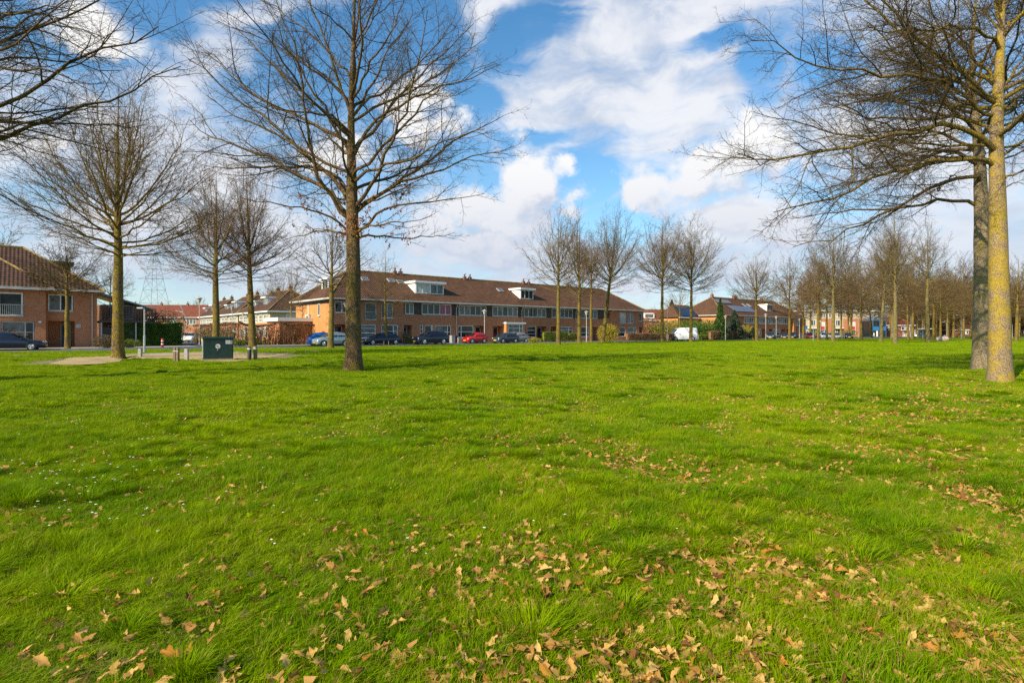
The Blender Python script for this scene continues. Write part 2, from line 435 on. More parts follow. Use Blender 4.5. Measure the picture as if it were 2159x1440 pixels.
M['hedge_b'] = mat_leafy('dry_beech_leaves', (.15, .072, .032), (.42, .24, .115))
M['box'] = mat_leafy('box_hedge_leaves', (.10, .15, .012), (.22, .26, .03))
M['fir'] = mat_leafy('fir_needles', (.03, .075, .012), (.09, .16, .025))
M['fir2'] = mat_leafy('blue_fir_needles', (.03, .055, .03), (.085, .12, .07))
M['brownbush'] = mat_leafy('brown_bush_leaves', (.09, .065, .035), (.20, .14, .08))
M['yellowbush'] = mat_leafy('yellow_flowering_bush', (.30, .25, .01), (.50, .42, .03))
M['dead'] = mat_leafy('dead_oak_leaves_on_tree', (.30, .09, .015), (.55, .20, .04), 3, .35)

# ------------------------------------------------------------------ the street grid: origin at the main row's eave corner
ANG = math.radians(40.5); DX, DY = math.cos(ANG), math.sin(ANG)
SO = Vector((-21.5, 67.0, 0))


def S(u, v, z=0.0):                   # u along the street, v away from the camera
    return Vector((SO.x+u*DX-v*DY, SO.y+u*DY+v*DX, z))


def sheet(name, polys, z, m, kind='structure', label=None, cat=None):
    b = MB()
    for p in polys: b.poly([(q[0], q[1], z) for q in p], uv=[(q[0], q[1]) for q in p])
    o = b.build(name, m)
    if kind: o['kind'] = kind
    return tag(o, label, cat)


# ground: one sheet out to the horizon
def build_ground():
    def axis(a, b, st, far):
        inner = np.arange(a, b+st, st); k = np.geomspace(1, far, 16)
        return np.concatenate([a-k[::-1]*6, inner, inner[-1]+k*6])
    xs = axis(-60, 60, .25, 320); ys = axis(-6, 60, .22, 320)
    Xg, Yg = np.meshgrid(xs, ys, indexing='ij')
    V = np.stack([Xg, Yg, gh(Xg, Yg)], -1).reshape(-1, 3)
    nx, ny = len(xs), len(ys); idx = np.arange(nx*ny).reshape(nx, ny)
    Fq = np.stack([idx[:-1, :-1], idx[1:, :-1], idx[1:, 1:], idx[:-1, 1:]], -1).reshape(-1, 4)
    m = bpy.data.materials.new('lawn_soil_and_moss'); m.use_nodes = True; t = NT(m.node_tree); b = t.N['Principled BSDF']
    b.inputs['Roughness'].default_value = .95; b.inputs['Specular IOR Level'].default_value = .1
    p = t.node('ShaderNodeNewGeometry').outputs['Position']
    n = t.noise(p, .35, 6, .65); n2 = t.noise(p, 4.5, 6, .7); n3 = t.noise(p, 45, 4, .7)
    c = t.mix(t.ss(n, .35, .65), (.085, .135, .004), (.20, .22, .010))
    c = t.mix(t.ss(n2, .35, .7, 0, .6), c, (.050, .095, .010))
    c = t.mix(t.ss(n3, .42, .7, 0, .75), c, (.20, .14, .045))
    t.L.new(c, b.inputs['Base Color'])
    bn = t.node('ShaderNodeBump'); bn.inputs['Strength'].default_value = 1; bn.inputs['Distance'].default_value = .05
    t.L.new(t.noise(p, 14, 5, .7), bn.inputs['Height']); t.L.new(bn.outputs[0], b.inputs['Normal'])
    o = link('ground', mesh_np('ground', V, [Fq], [m])); o['kind'] = 'structure'


build_ground()
ROAD = [S(-90, -11), S(330, -11), S(330, -4.2), S(-90, -4.2)]
SIDE = [S(-13.6, -4.2), S(-9.2, -4.2), S(-6.5, 30), S(-6.5, 120), S(-13.6, 120)]
sheet('road', [ROAD, SIDE], .012, M['asphalt'])
sheet('pavement', [[S(-90, -4.2), S(-13.6, -4.2), S(-13.6, 5.5), S(-90, 4.0)], [S(-9.2, -4.2), S(330, -4.2), S(330, .5), S(-9.2, 2.8)]], .02, M['pave'])
kb = MB()
for a, b_ in ((S(-90, -11.1), S(330, -11.1)), (S(-9.2, -4.2), S(330, -4.2)), (S(-90, -4.2), S(-13.6, -4.2))):
    d = (b_-a).normalized(); n = Vector((-d.y, d.x, 0))*.06
    P = [a-n, b_-n, b_+n, a+n]
    kb.poly([(*q.xy, .10) for q in P]); kb.poly([(*P[0].xy, 0), (*P[1].xy, 0), (*P[1].xy, .10), (*P[0].xy, .10)]); kb.poly([(*P[2].xy, 0), (*P[3].xy, 0), (*P[3].xy, .10), (*P[2].xy, .10)])
kb.build('kerb', M['kerb'])['kind'] = 'structure'

# footpath and the paved patches by the cabinet, as ground polygons
PATH = [[(-75, 33.2), (-48, 33.4), (-30, 33.4), (-24.5, 35.2), (-21, 39.5), (-17, 41.8), (-9.5, 45.5), (-9.5, 47), (-17, 43.6), (-22.5, 41.6), (-26, 37.4), (-30.5, 35.6), (-48, 35.4), (-75, 35.2)]]
PATCH = [[gp(95, 771), gp(150, 770.5), gp(215, 768), gp(252, 763), gp(262, 758), gp(300, 748.5), gp(150, 753.5)],
         [gp(240, 757), gp(300, 749), gp(440, 743), gp(600, 744.5), gp(618, 747), gp(560, 755), gp(492, 763.5), gp(420, 762.5), gp(368, 762), gp(352, 757.5)]]
m_cl = bpy.data.materials.new('tan_clinker_paving'); m_cl.use_nodes = True
_t = NT(m_cl.node_tree); _b = _t.N['Principled BSDF']; _b.inputs['Roughness'].default_value = .9; _b.inputs['Specular IOR Level'].default_value = .1
_p = _t.node('ShaderNodeNewGeometry').outputs['Position']
_br = _t.node('ShaderNodeTexBrick'); _t.L.new(_p, _br.inputs['Vector']); _br.inputs['Scale'].default_value = 1
_br.inputs['Brick Width'].default_value = .30; _br.inputs['Row Height'].default_value = .30; _br.inputs['Mortar Size'].default_value = .012
_br.inputs['Color1'].default_value = (.50, .36, .19, 1); _br.inputs['Color2'].default_value = (.41, .30, .16, 1); _br.inputs['Mortar'].default_value = (.10, .11, .04, 1)
_c = _t.mix(_t.ss(_t.noise(_p, .8, 6, .65), .45, .7, 0, .75), _br.outputs[0], (.20, .15, .085)); _t.L.new(_c, _b.inputs['Base Color'])
sheet('path', PATH, .016, M['pave']); o_ = sheet('paving', PATCH, .022, m_cl)
# bare trodden soil beside the paving
SOIL = [[gp(30, 769), gp(95, 771), gp(140, 755), gp(60, 757)], [gp(560, 755), gp(618, 747), gp(662, 746), gp(640, 751), gp(590, 757)]]
sheet('bare_soil', SOIL, .008, mat('trodden_soil', (.19, .14, .08), .95, .3, 3))


def inpoly(x, y, poly):
    ins = np.zeros(len(x), bool); n = len(poly)
    for i in range(n):
        x1, y1 = poly[i][0], poly[i][1]; x2, y2 = poly[(i+1) % n][0], poly[(i+1) % n][1]
        c = ((y1 > y) != (y2 > y)) & (x < (x2-x1)*(y-y1)/((y2-y1) if y2 != y1 else 1e-9)+x1)
        ins ^= c
    return ins


def on_lawn(x, y):
    bad = np.zeros(len(x), bool)
    for p in PATH+PATCH+SOIL: bad |= inpoly(x, y, p)
    rx, ry = x-SO.x, y-SO.y; v = -rx*DY+ry*DX; u = rx*DX+ry*DY
    bad |= (v > -11.25) & (u < 400)
    for tx, ty, tr in TRUNKS: bad |= (x-tx)**2+(y-ty)**2 < tr**2
    return ~bad


TRUNKS = [(-6.0, 21.5, .52), (13.9, 16.2, .52), (17.8, 21.5, .52), (-22.3, 32.3, .5)]

# ------------------------------------------------------------------ grass
m = bpy.data.materials.new('grass_blades'); m.use_nodes = True; t = NT(m.node_tree); b = t.N['Principled BSDF']
b.inputs['Roughness'].default_value = .5; b.inputs['Specular IOR Level'].default_value = .05
p = t.node('ShaderNodeNewGeometry').outputs['Position']
r = t.node('ShaderNodeAttribute', attribute_name='rnd').outputs['Fac']; hgt = t.node('ShaderNodeAttribute', attribute_name='tip').outputs['Fac']
big = t.noise(p, .30, 5, .6); mid = t.noise(p, 1.7, 5, .65)
c = t.mix(r, (.092, .225, .0), (.300, .430, .0))
c = t.mix(t.ss(t.m('ADD', t.m('MULTIPLY', big, .5), t.m('MULTIPLY', mid, .5)), .41, .60), t.mix(.45, c, (.085, .210, .0)), t.mix(.45, c, (.390, .440, .0)))
c = t.mix(t.ss(r, .87, .93), c, (.50, .36, .09))
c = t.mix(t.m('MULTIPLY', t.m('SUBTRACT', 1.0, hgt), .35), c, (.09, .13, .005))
t.L.new(c, b.inputs['Base Color'])
tr = t.node('ShaderNodeBsdfTranslucent'); t.L.new(t.mix(.5, c, (.36, .46, .0)), tr.inputs[0])
mx = t.node('ShaderNodeMixShader'); mx.inputs[0].default_value = .38
t.L.new(b.outputs[0], mx.inputs[1]); t.L.new(tr.outputs[0], mx.inputs[2]); t.L.new(mx.outputs[0], t.N['Material Output'].inputs[0])
M['grass'] = m


def blades(n, R, w, hmin, hmax, g, cell=.08, weeds=0):
    a = g.random(n)*2*np.pi; rr = R*np.sqrt(g.random(n))*(.75+.45*g.random(n))
    x, y = rr*np.cos(a), rr*np.sin(a)
    h = g.uniform(hmin, hmax, n)*(.30+1.45*vnoise(x+g.random()*9, y, cell, 5)**1.2)
    ww = w*g.uniform(.6, 1.3, n)
    th = g.random(n)*2*np.pi                       # facing
    la = 9*vnoise(x, y, cell*1.6, 15)+g.normal(0, .7, n)                       # lean direction, with a common one
    lx = np.cos(la)*.8+.45; ly = np.sin(la)*.8+.1
    k = g.uniform(.25, 1.05, n)*h
    dx, dy = np.cos(th)*ww/2, np.sin(th)*ww/2
    P = []
    for f, wf, lf, hf in ((0, 1, 0, 0), (.5, .85, .28, .58), (1, 0, 1, .90)):
        cx, cy, cz = x+lx*k*lf, y+ly*k*lf, h*hf-.005
        if wf: P += [np.stack([cx-dx*wf, cy-dy*wf, cz], 1), np.stack([cx+dx*wf, cy+dy*wf, cz], 1)]
        else: P += [np.stack([cx, cy, cz], 1)]
    V = np.stack(P, 1)                              # n,5,3
    base = np.arange(n)[:, None]*5
    q = base+np.array([0, 1, 3, 2]); tr_ = base+np.array([2, 3, 4])
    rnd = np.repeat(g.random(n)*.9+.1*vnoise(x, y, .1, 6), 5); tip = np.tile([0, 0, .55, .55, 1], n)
    V = V.reshape(-1, 3); Fs = [q, tr_]
    if weeds:                                       # little rosettes of round leaves between the blades
        vs = []; fs = []; i0 = len(V)
        for _ in range(weeds):
            cx, cy = g.normal(0, R*.5, 2); L = g.uniform(.012, .028)
            for j in range(g.integers(3, 7)):
                aa = g.random()*6.28; ti = g.uniform(.1, .6); d = np.array([math.cos(aa), math.sin(aa), ti]); s_ = np.array([-math.sin(aa), math.cos(aa), 0])
                o = np.array([cx, cy, g.uniform(.012, .035)]); vv = [o, o+d*L*.6+s_*L*.45, o+d*L*1.3, o+d*L*.6-s_*L*.45]
                fs.append([i0+len(vs)+q_ for q_ in range(4)]); vs += vv
        V = np.concatenate([V, np.array(vs)]); Fs.append(np.array(fs)); rnd = np.concatenate([rnd, np.full(len(vs), .8)]); tip = np.concatenate([tip, np.full(len(vs), .9)])
    return V, Fs, rnd, tip


def tuft(n, R, w, hmin, hmax, g):
    a = g.random(n)*2*np.pi; rr = R*np.sqrt(g.random(n)); x, y = rr*np.cos(a), rr*np.sin(a)
    h = g.uniform(hmin, hmax, n)*(1.1-.4*rr/R); ww = w*g.uniform(.7, 1.4, n); la = a+g.normal(0, .5, n); k = h*(.25+.75*rr/R)*g.uniform(.6, 1.3, n)+.01
    lx, ly = np.cos(la)+.35, np.sin(la); th = la+np.pi/2+g.normal(0, .6, n); dx, dy = np.cos(th)*ww/2, np.sin(th)*ww/2
    P = []
    for f, wf, lf, hf in ((0, 1, 0, 0), (.4, 1, .22, .52), (.75, .7, .62, .86), (1, 0, 1.1, .93)):
        cx, cy, cz = x+lx*k*lf, y+ly*k*lf, h*hf-.01
        P += [np.stack([cx-dx*wf, cy-dy*wf, cz], 1), np.stack([cx+dx*wf, cy+dy*wf, cz], 1)] if wf else [np.stack([cx, cy, cz], 1)]
    V = np.stack(P, 1); base = np.arange(n)[:, None]*7
    q = np.concatenate([base+np.array([0, 1, 3, 2]), base+np.array([2, 3, 5, 4])]); t3 = base+np.array([4, 5, 6])
    return V.reshape(-1, 3), [q, t3], np.repeat(g.random(n)*.86, 7), np.tile([0, 0, .6, .6, .85, .85, 1], n)


def build_grass():
    gcol = bpy.data.collections.new('grass_patches')
    lods = [(2300, .33, .0028, .035, .100, 5, 10), (2600, .62, .0056, .035, .095, 4, 0), (2200, 1.5, .016, .04, .11, 4, 0)]
    k = 0; start = []
    for li, (n, R, w, h0, h1, nv, we) in enumerate(lods):
        start.append(k)
        for j in range(nv):
            g = np.random.default_rng(100+k)
            V, Fs, rnd, tip = blades(n, R, w, h0, h1, g, (.075, .15, .4)[li], weeds=we)
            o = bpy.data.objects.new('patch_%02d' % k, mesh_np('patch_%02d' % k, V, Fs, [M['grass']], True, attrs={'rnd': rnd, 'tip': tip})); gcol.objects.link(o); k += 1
    for n, R, w, h0, h1 in ((330, .085, .0032, .08, .15),)*4+((380, .16, .007, .08, .15),)*3:
        g = np.random.default_rng(300+k); V, Fs, rnd, tip = tuft(n, R, w, h0, h1, g)
        o = bpy.data.objects.new('patch_%02d' % k, mesh_np('patch_%02d' % k, V, Fs, [M['grass']], True, attrs={'rnd': rnd, 'tip': tip})); gcol.objects.link(o); k += 1
    g = np.random.default_rng(5); X = []; Y = []; I = []; Sx = []; Sz = []
    for y0, y1, sp, i0, ni in ((1.3, 10, .24, 13, 4), (9, 34, .50, 17, 3)):
        for y in np.arange(y0, y1, sp):
            hw = .93*y+1.8; xs = np.arange(-hw, hw, sp); x = xs+g.uniform(-.5, .5, len(xs))*sp; yy = y+g.uniform(-.5, .5, len(xs))*sp
            m = (g.random(len(x)) < np.clip((vnoise(x, yy, .9, 41)-.38)*2.6, .05, .95)*(1 if y0 < 5 else .55)*np.clip((vnoise(x, yy, 3.1, 42))*1.5, .2, 1)); x, yy = x[m], yy[m]
            X.append(x); Y.append(yy); I.append(i0+g.integers(0, ni, len(x))); Sx.append(g.uniform(.8, 1.5, len(x))); Sz.append(g.uniform(.55, 1.15, len(x)))
    for li, (y0, y1, sp) in enumerate(((1.3, 8.5, .30), (8.0, 27, .62), (26, 125, 1.55))):
        ys = np.arange(y0, y1, sp)
        for y in ys:
            hw = .93*y+1.8; xs = np.arange(-hw, hw, sp); x = xs+g.uniform(-.5, .5, len(xs))*sp; yy = y+g.uniform(-.5, .5, len(xs))*sp
            X.append(x); Y.append(yy); I.append(start[li]+g.integers(0, lods[li][5], len(x)))
            s = (1, 1, 1)[li]
            Sx.append(g.uniform(.9, 1.15, len(x)))
            hz = .34+.85*vnoise(x, yy, 1.1, 8)**1.6+.5*(vnoise(x, yy, .35, 9)-.4)+(.35*(vnoise(x, yy, 6, 10)-.5))
            Sz.append(np.clip(hz, .28, 1.3)*(1 if li < 2 else .85))
    X, Y, I, Sx, Sz = map(np.concatenate, (X, Y, I, Sx, Sz))
    ok = on_lawn(X, Y); X, Y, I, Sx, Sz = X[ok], Y[ok], I[ok], Sx[ok], Sz[ok]
    # the unmown verge along the kerb stands taller
    v = -(X-SO.x)*DY+(Y-SO.y)*DX; Sz = np.where(v > -13.2, Sz*1.7, Sz)
    me = bpy.data.meshes.new('lawn_grass'); me.vertices.add(len(X))
    me.vertices.foreach_set('co', np.stack([X, Y, gh(X, Y)], 1).astype(np.float32).ravel())
    a = me.attributes.new('pidx', 'INT', 'POINT'); a.data.foreach_set('value', I.astype(np.int32))
    a = me.attributes.new('prot', 'FLOAT_VECTOR', 'POINT'); a.data.foreach_set('vector', np.stack([0*X, 0*X, g.uniform(-.9, .9, len(X))], 1).astype(np.float32).ravel())
    a = me.attributes.new('pscl', 'FLOAT_VECTOR', 'POINT'); a.data.foreach_set('vector', np.stack([Sx, Sx, Sz], 1).astype(np.float32).ravel())
    o = link('lawn_grass', me); o['kind'] = 'stuff'; tag(o, 'bright green grass of the wide open lawn', 'grass')
    ng = bpy.data.node_groups.new('scatter_grass', 'GeometryNodeTree')
    ng.interface.new_socket('Geometry', in_out='INPUT', socket_type='NodeSocketGeometry')
    ng.interface.new_socket('Geometry', in_out='OUTPUT', socket_type='NodeSocketGeometry')
    N, L = ng.nodes, ng.links
    gi, go = N.new('NodeGroupInput'), N.new('NodeGroupOutput')
    ci = N.new('GeometryNodeCollectionInfo'); ci.inputs['Collection'].default_value = gcol; ci.inputs['Separate Children'].default_value = True; ci.inputs['Reset Children'].default_value = True
    ip = N.new('GeometryNodeInstanceOnPoints'); ip.inputs['Pick Instance'].default_value = True

    def attr(nm, ty):
        n = N.new('GeometryNodeInputNamedAttribute'); n.data_type = ty; n.inputs['Name'].default_value = nm
        return [s for s in n.outputs if s.enabled and s.name == 'Attribute'][0]
    L.new(gi.outputs[0], ip.inputs['Points']); L.new(ci.outputs[0], ip.inputs['Instance'])
    L.new(attr('pidx', 'INT'), ip.inputs['Instance Index']); L.new(attr('pscl', 'FLOAT_VECTOR'), ip.inputs['Scale'])
    e2r = N.new('FunctionNodeEulerToRotation'); L.new(attr('prot', 'FLOAT_VECTOR'), e2r.inputs[0]); L.new(e2r.outputs[0], ip.inputs['Rotation'])
    L.new(ip.outputs[0], go.inputs[0])
    md = o.modifiers.new('scatter', 'NODES'); md.node_group = ng


build_grass()


# ------------------------------------------------------------------ fallen oak leaves
def leaf_mesh(g, K=23):
    """a lobed oak leaf, curled, about 1 unit long; returns V, quads"""
    t = np.linspace(0, 1, K)
    env = np.sin(np.pi*np.clip(t*1.02, 0, 1)**.85)**.8*g.uniform(.22, .32)+.015
    nl = g.integers(4, 6); lob = .66+.34*np.sin(t*np.pi*2*nl+g.uniform(-.5, .5)+.5*np.sin(t*9))
    w = env*np.clip(lob, .16, 1); w[0] = .02; w[1] = .02; w[-1] = .01
    sw = (lob-.5)*.09                              # lobes sweep forward
    curl = g.uniform(-1.5, 1.9); fold = g.uniform(-.6, 1.0); tw = g.uniform(-.9, .9); cr = g.normal(0, .022, (K, 5))
    ang = curl*(t-.3); cx = np.concatenate([[0], np.cumsum(np.cos((ang[1:]+ang[:-1])/2)/(K-1))]); cz = np.concatenate([[0], np.cumsum(np.sin((ang[1:]+ang[:-1])/2)/(K-1))])
    V = []
    for i in range(K):
        for s in (-1, -.5, 0, .5, 1):
            lat = s*w[i]*(1+.10*g.normal()+(.25*math.sin(i*1.9+s) if abs(s) > .9 else 0)); up = fold*abs(lat)**1.3*1.4+cr[i, int(2*s+2)]*.6
            a = tw*(t[i]-.5); dx = sw[i]*abs(s)
            V.append((cx[i]+dx-up*math.sin(ang[i]), lat*math.cos(a)-up*math.sin(a), cz[i]+up*math.cos(ang[i])*math.cos(a)+lat*math.sin(a)))
    V = np.array(V); V -= V.mean(0)
    idx = np.arange(K*5).reshape(K, 5)
    Fq = np.stack([idx[:-1, :-1], idx[1:, :-1], idx[1:, 1:], idx[:-1, 1:]], -1).reshape(-1, 4)
    return V, Fq


def mat_dryleaf(name, a, b_):
    m = bpy.data.materials.new(name); m.use_nodes = True; t = NT(m.node_tree); b = t.N['Principled BSDF']
    b.inputs['Roughness'].default_value = .7; b.inputs['Specular IOR Level'].default_value = .08
    g = t.node('ShaderNodeNewGeometry'); n = t.noise(g.outputs['Position'], 60, 4, .7)
    oi = t.node('ShaderNodeObjectInfo'); c = t.mix(t.m('FRACT', t.m('ADD', g.outputs['Random Per Island'], oi.outputs['Random'])), a, b_); c = t.mix(t.ss(n, .5, .75, 0, .5), c, tuple(x*.45 for x in a))
    t.L.new(c, b.inputs['Base Color'])
    tr = t.node('ShaderNodeBsdfTranslucent'); t.L.new(c, tr.inputs[0]); mx = t.node('ShaderNodeMixShader'); mx.inputs[0].default_value = .25
    t.L.new(b.outputs[0], mx.inputs[1]); t.L.new(tr.outputs[0], mx.inputs[2]); t.L.new(mx.outputs[0], t.N['Material Output'].inputs[0])
    return m


LEAF = [('pale tan', mat_dryleaf('pale_tan_leaf', (.50, .28, .075), (.66, .42, .14))), ('mid brown', mat_dryleaf('mid_brown_leaf', (.33, .16, .045), (.48, .27, .085))),
        ('orange', mat_dryleaf('orange_leaf', (.40, .16, .03), (.50, .23, .045))), ('dark russet', mat_dryleaf('dark_russet_leaf', (.16, .06, .025), (.24, .10, .04)))]


def rot_all(V, rz, rx, ry):
    cz, sz, cx, sx, cy, sy = math.cos(rz), math.sin(rz), math.cos(rx), math.sin(rx), math.cos(ry), math.sin(ry)
    R = np.array([[cz, -sz, 0], [sz, cz, 0], [0, 0, 1]]) @ np.array([[1, 0, 0], [0, cx, -sx], [0, sx, cx]]) @ np.array([[cy, 0, sy], [0, 1, 0], [-sy, 0, cy]])
    return V @ R.T


def build_leaves():
    g = np.random.default_rng(21)
    shapes = [leaf_mesh(g) for _ in range(14)]
    pts = []
    # likelihood of a leaf: drifts in patches, thicker to the right and towards the right-hand oaks
    n = 0
    while len(pts) < 24000 and n < 1500000:
        n += 1
        y = 1.9*math.exp(g.random()*math.log(42/1.9)); hw = .95*y+.6; x = g.uniform(-hw, hw)
        px = CX+x*F/y
        d = .07+1.25*np.clip((px-600)/1500, 0, 1)**1.3
        d *= .38+1.7*float(vnoise(x, y, .8, 31))**2.2+.9*float(vnoise(x, y, .22, 35))**3
        d += .75*math.exp(-((x-9.5)**2/40+(y-14.5)**2/16))
        d += .25*math.exp(-((px-1250)/280)**2)*(1 if y < 3.0 else 0)*float(vnoise(x, y, .4, 33))
        d *= np.clip(1.2-y/45, .1, 1)
        if g.random() < d*min(1, (y/7)**1.15+.30): pts.append((x, y))
    P = np.array(pts); ok = on_lawn(P[:, 0], P[:, 1]); P = P[ok]
    P = P[np.argsort(P[:, 1])]
    near = P[:300]; rest = P[300:]
    protos = {}
    for k, (x, y) in enumerate(near):
        si = int(g.integers(0, 14)); ci = int(g.choice(4, p=[.38, .34, .14, .14]))
        if (si, ci) not in protos:
            V, Fq = shapes[si]; protos[(si, ci)] = mesh_np('fallen_leaf', V, [Fq], [LEAF[ci][1]])
        o = link('fallen_leaf', protos[(si, ci)])
        s = g.uniform(.045, .105); o.scale = (s, s, s)
        o.location = (x, y, float(gh(x, y))+.006+g.uniform(0, .028)); o.rotation_euler = (g.normal()*.4, g.normal()*.4-.1, g.random()*6.28)
        pxl = CX+x*F/y; pyl = HY+EYE*F/y; zone = 'far left' if pxl < 432 else 'left' if pxl < 864 else 'middle' if pxl < 1296 else 'right' if pxl < 1728 else 'far right'
        row = 'bottom edge' if pyl > 1330 else 'lower part' if pyl > 1200 else 'upper part'
        tag(o, '%s %s oak leaf on the grass, %s of the foreground, %s' % ('small' if s < .066 else 'large' if s > .088 else 'middling', LEAF[ci][0], row, zone), 'leaf', '%s oak leaves fallen on the near grass' % LEAF[ci][0])
    VV = []; FF = []; MI = []; off = 0
    for _ in range(9000):                          # torn bits and crumbs of leaf trodden into the turf
        y = 1.9*math.exp(g.random()*math.log(26/1.9)); x = g.uniform(-(.95*y+.6), .95*y+.6)
        if g.random() > .25+.75*np.clip((CX+x*F/y-300)/1500, 0, 1): continue
        s = g.uniform(.010, .028); W = rot_all(np.array([[-1, -.5, 0], [1, -.35, .2], [.8, .5, -.1], [-.7, .4, .25]])*s, g.random()*6.28, g.normal()*.5, g.normal()*.5)+np.array([x, y, float(gh(x, y))+g.uniform(.015, .045)])
        if not on_lawn(np.array([x]), np.array([y]))[0]: continue
        VV.append(W); FF.append(np.array([[0, 1, 2, 3]])+off); MI += [int(g.choice(4, p=[.4, .4, .08, .12]))]; off += 4
    lite = [leaf_mesh(g, 9) for _ in range(14)]
    for (x, y) in rest:
        V, Fq = lite[int(g.integers(0, 14))]; ci = int(g.choice(4, p=[.46, .32, .13, .09])); s = g.uniform(.05, .10)
        W = rot_all(V*s, g.random()*6.28, g.normal()*.45, g.normal()*.45)+np.array([x, y, float(gh(x, y))+.018+g.uniform(0, .028)])
        VV.append(W); FF.append(Fq+off); MI += [ci]*len(Fq); off += len(W)
    o = link('leaf_litter', mesh_np('leaf_litter', np.concatenate(VV), [np.concatenate(FF)], [l[1] for l in LEAF], mi=MI))
    tag(o, 'scattered dry oak leaves further out across the lawn', 'leaf litter', kind='stuff')
    # daisies
    VV = []; FF = []; MI = []; off = 0; a8 = np.arange(8)*np.pi/4
    cl = [gp(px, py) for px, py in ((60, 1000), (270, 1000), (330, 925), (120, 1065), (200, 890), (560, 875), (880, 890), (1000, 880), (1060, 840), (1120, 860), (1500, 900), (1990, 745), (1850, 745), (150, 1090), (480, 890), (760, 925), (420, 985), (30, 990), (1400, 870))]
    for _ in range(420):
        c = cl[g.integers(0, len(cl))]; sp = .045*c[1]+.12; x, y = c[0]+g.normal()*sp*1.4, c[1]+g.normal()*sp
        if g.random() < .3: y = 3.5*math.exp(g.random()*2.4); x = g.uniform(-.9*y, .35*y)
        r = g.uniform(.007, .012); z = float(gh(x, y))+g.uniform(.055, .09)
        for rad, dz, mi in ((r, 0, 0), (r*.35, .003, 1)):
            W = np.concatenate([[[x, y, z+dz+.002]], np.stack([x+rad*np.cos(a8), y+rad*np.sin(a8), np.full(8, z+dz)+g.normal()*.001], 1)])
            VV.append(W); FF.append(np.array([[0, 1+k, 1+(k+1) % 8] for k in range(8)])+off); MI += [mi]*8; off += 9
    o = link('daisies', mesh_np('daisies', np.concatenate(VV), [np.concatenate(FF)], [mat('daisy_petals', (.8, .79, .76), .6, .03), mat('daisy_heart', (.6, .42, .02), .7, .05)], mi=MI))
    tag(o, 'tiny white daisies dotted through the lawn', 'flowers', kind='stuff')


build_leaves()


# ------------------------------------------------------------------ trees
def nrm(v): return v/np.maximum(np.linalg.norm(v, axis=-1, keepdims=True), 1e-9)


def tubes(P, R, s):
    N, K, _ = P.shape
    T = np.gradient(P, axis=1); T = nrm(T); mt = nrm(T.mean(1))
    ref = np.where(np.abs(mt[:, 2:3]) > .8, np.array([[1., .3, 0]]), np.array([[0, 0, 1.]]))[:, None, :]
    A = nrm(np.cross(T, np.broadcast_to(ref, T.shape))); B = np.cross(T, A)
    a = np.arange(s)*2*np.pi/s
    V = P[:, :, None]+R[:, :, None, None]*(np.cos(a)[None, None, :, None]*A[:, :, None]+np.sin(a)[None, None, :, None]*B[:, :, None])
    idx = np.arange(N*K*s).reshape(N, K, s); nx = np.roll(idx, -1, axis=2)
    Fq = np.stack([idx[:, :-1], nx[:, :-1], nx[:, 1:], idx[:, 1:]], -1).reshape(-1, 4)
    return V.reshape(-1, 3), Fq


def sprout(P, R, g, spacing, t0, ang, lenf, K, up, wig, rscale, rmin, lmin, lmax, droop=0.0, jit=.22):
    N, Kp, _ = P.shape
    L = np.linalg.norm(np.diff(P, axis=1), axis=2).sum(1)
    n = np.clip(np.round(L*(1-t0)/spacing+g.random(N)*.8), 0, 80).astype(int)
    pid = np.repeat(np.arange(N), n)
    k = np.concatenate([np.arange(q) for q in n]) if len(n) else np.zeros(0)
    t = t0+(1-t0)*(k+g.random(len(k)))/n[pid]
    f = np.clip(t, 0, .985)*(Kp-1); i = f.astype(int); w = (f-i)[:, None]
    pos = P[pid, i]*(1-w)+P[pid, i+1]*w; tan = nrm(P[pid, i+1]-P[pid, i]); pr = R[pid, i]*(1-w[:, 0])+R[pid, i+1]*w[:, 0]
    side = nrm(np.cross(tan, np.array([0, 0, 1.])+.001)); upv = nrm(np.cross(side, tan))
    phi = np.where(k % 2 == 0, 0, np.pi)+g.normal(0, .75, len(k))
    perp = np.cos(phi)[:, None]*side+np.sin(phi)[:, None]*upv
    a = ang+g.normal(0, jit, len(k))
    d = np.cos(a)[:, None]*tan+np.sin(a)[:, None]*perp
    Ln = np.clip(lenf*L[pid]*(1-.62*t)*g.uniform(.6, 1.35, len(k)), lmin, lmax)
    r0 = np.maximum(np.minimum(pr*.72, rscale*Ln), rmin)
    pts = [pos]; 
    for s in range(K-1):
        pts.append(pts[-1]+d*(Ln/(K-1))[:, None])
        d = nrm(d+g.normal(0, wig, d.shape)+np.array([0, 0, up])*1.0-np.array([0, 0, droop])*s)
    P2 = np.stack(pts, 1); tt = np.linspace(0, 1, K)
    R2 = r0[:, None]*(1-.72*tt)[None]; R2 = np.maximum(R2, rmin*.6)
    return P2, R2


def bez(a, c, b, K):
    t = np.linspace(0, 1, K)[:, None]
    return (1-t)**2*a+2*t*(1-t)*c+t*t*b


def poly3(pts, K, g, wob=.03):         # resample a polyline of 3-D points to K with a little waver
    pts = np.array(pts, float); d = np.concatenate([[0], np.cumsum(np.linalg.norm(np.diff(pts, axis=0), axis=1))]); L = d[-1]
    s = np.linspace(0, L, K); out = np.stack([np.interp(s, d, pts[:, i]) for i in range(3)], 1)
    for _ in range(2): out[1:-1] = .25*out[:-2]+.5*out[1:-1]+.25*out[2:]
    out[1:-1] += g.normal(0, wob*L/K*1.4, out[1:-1].shape)
    return out


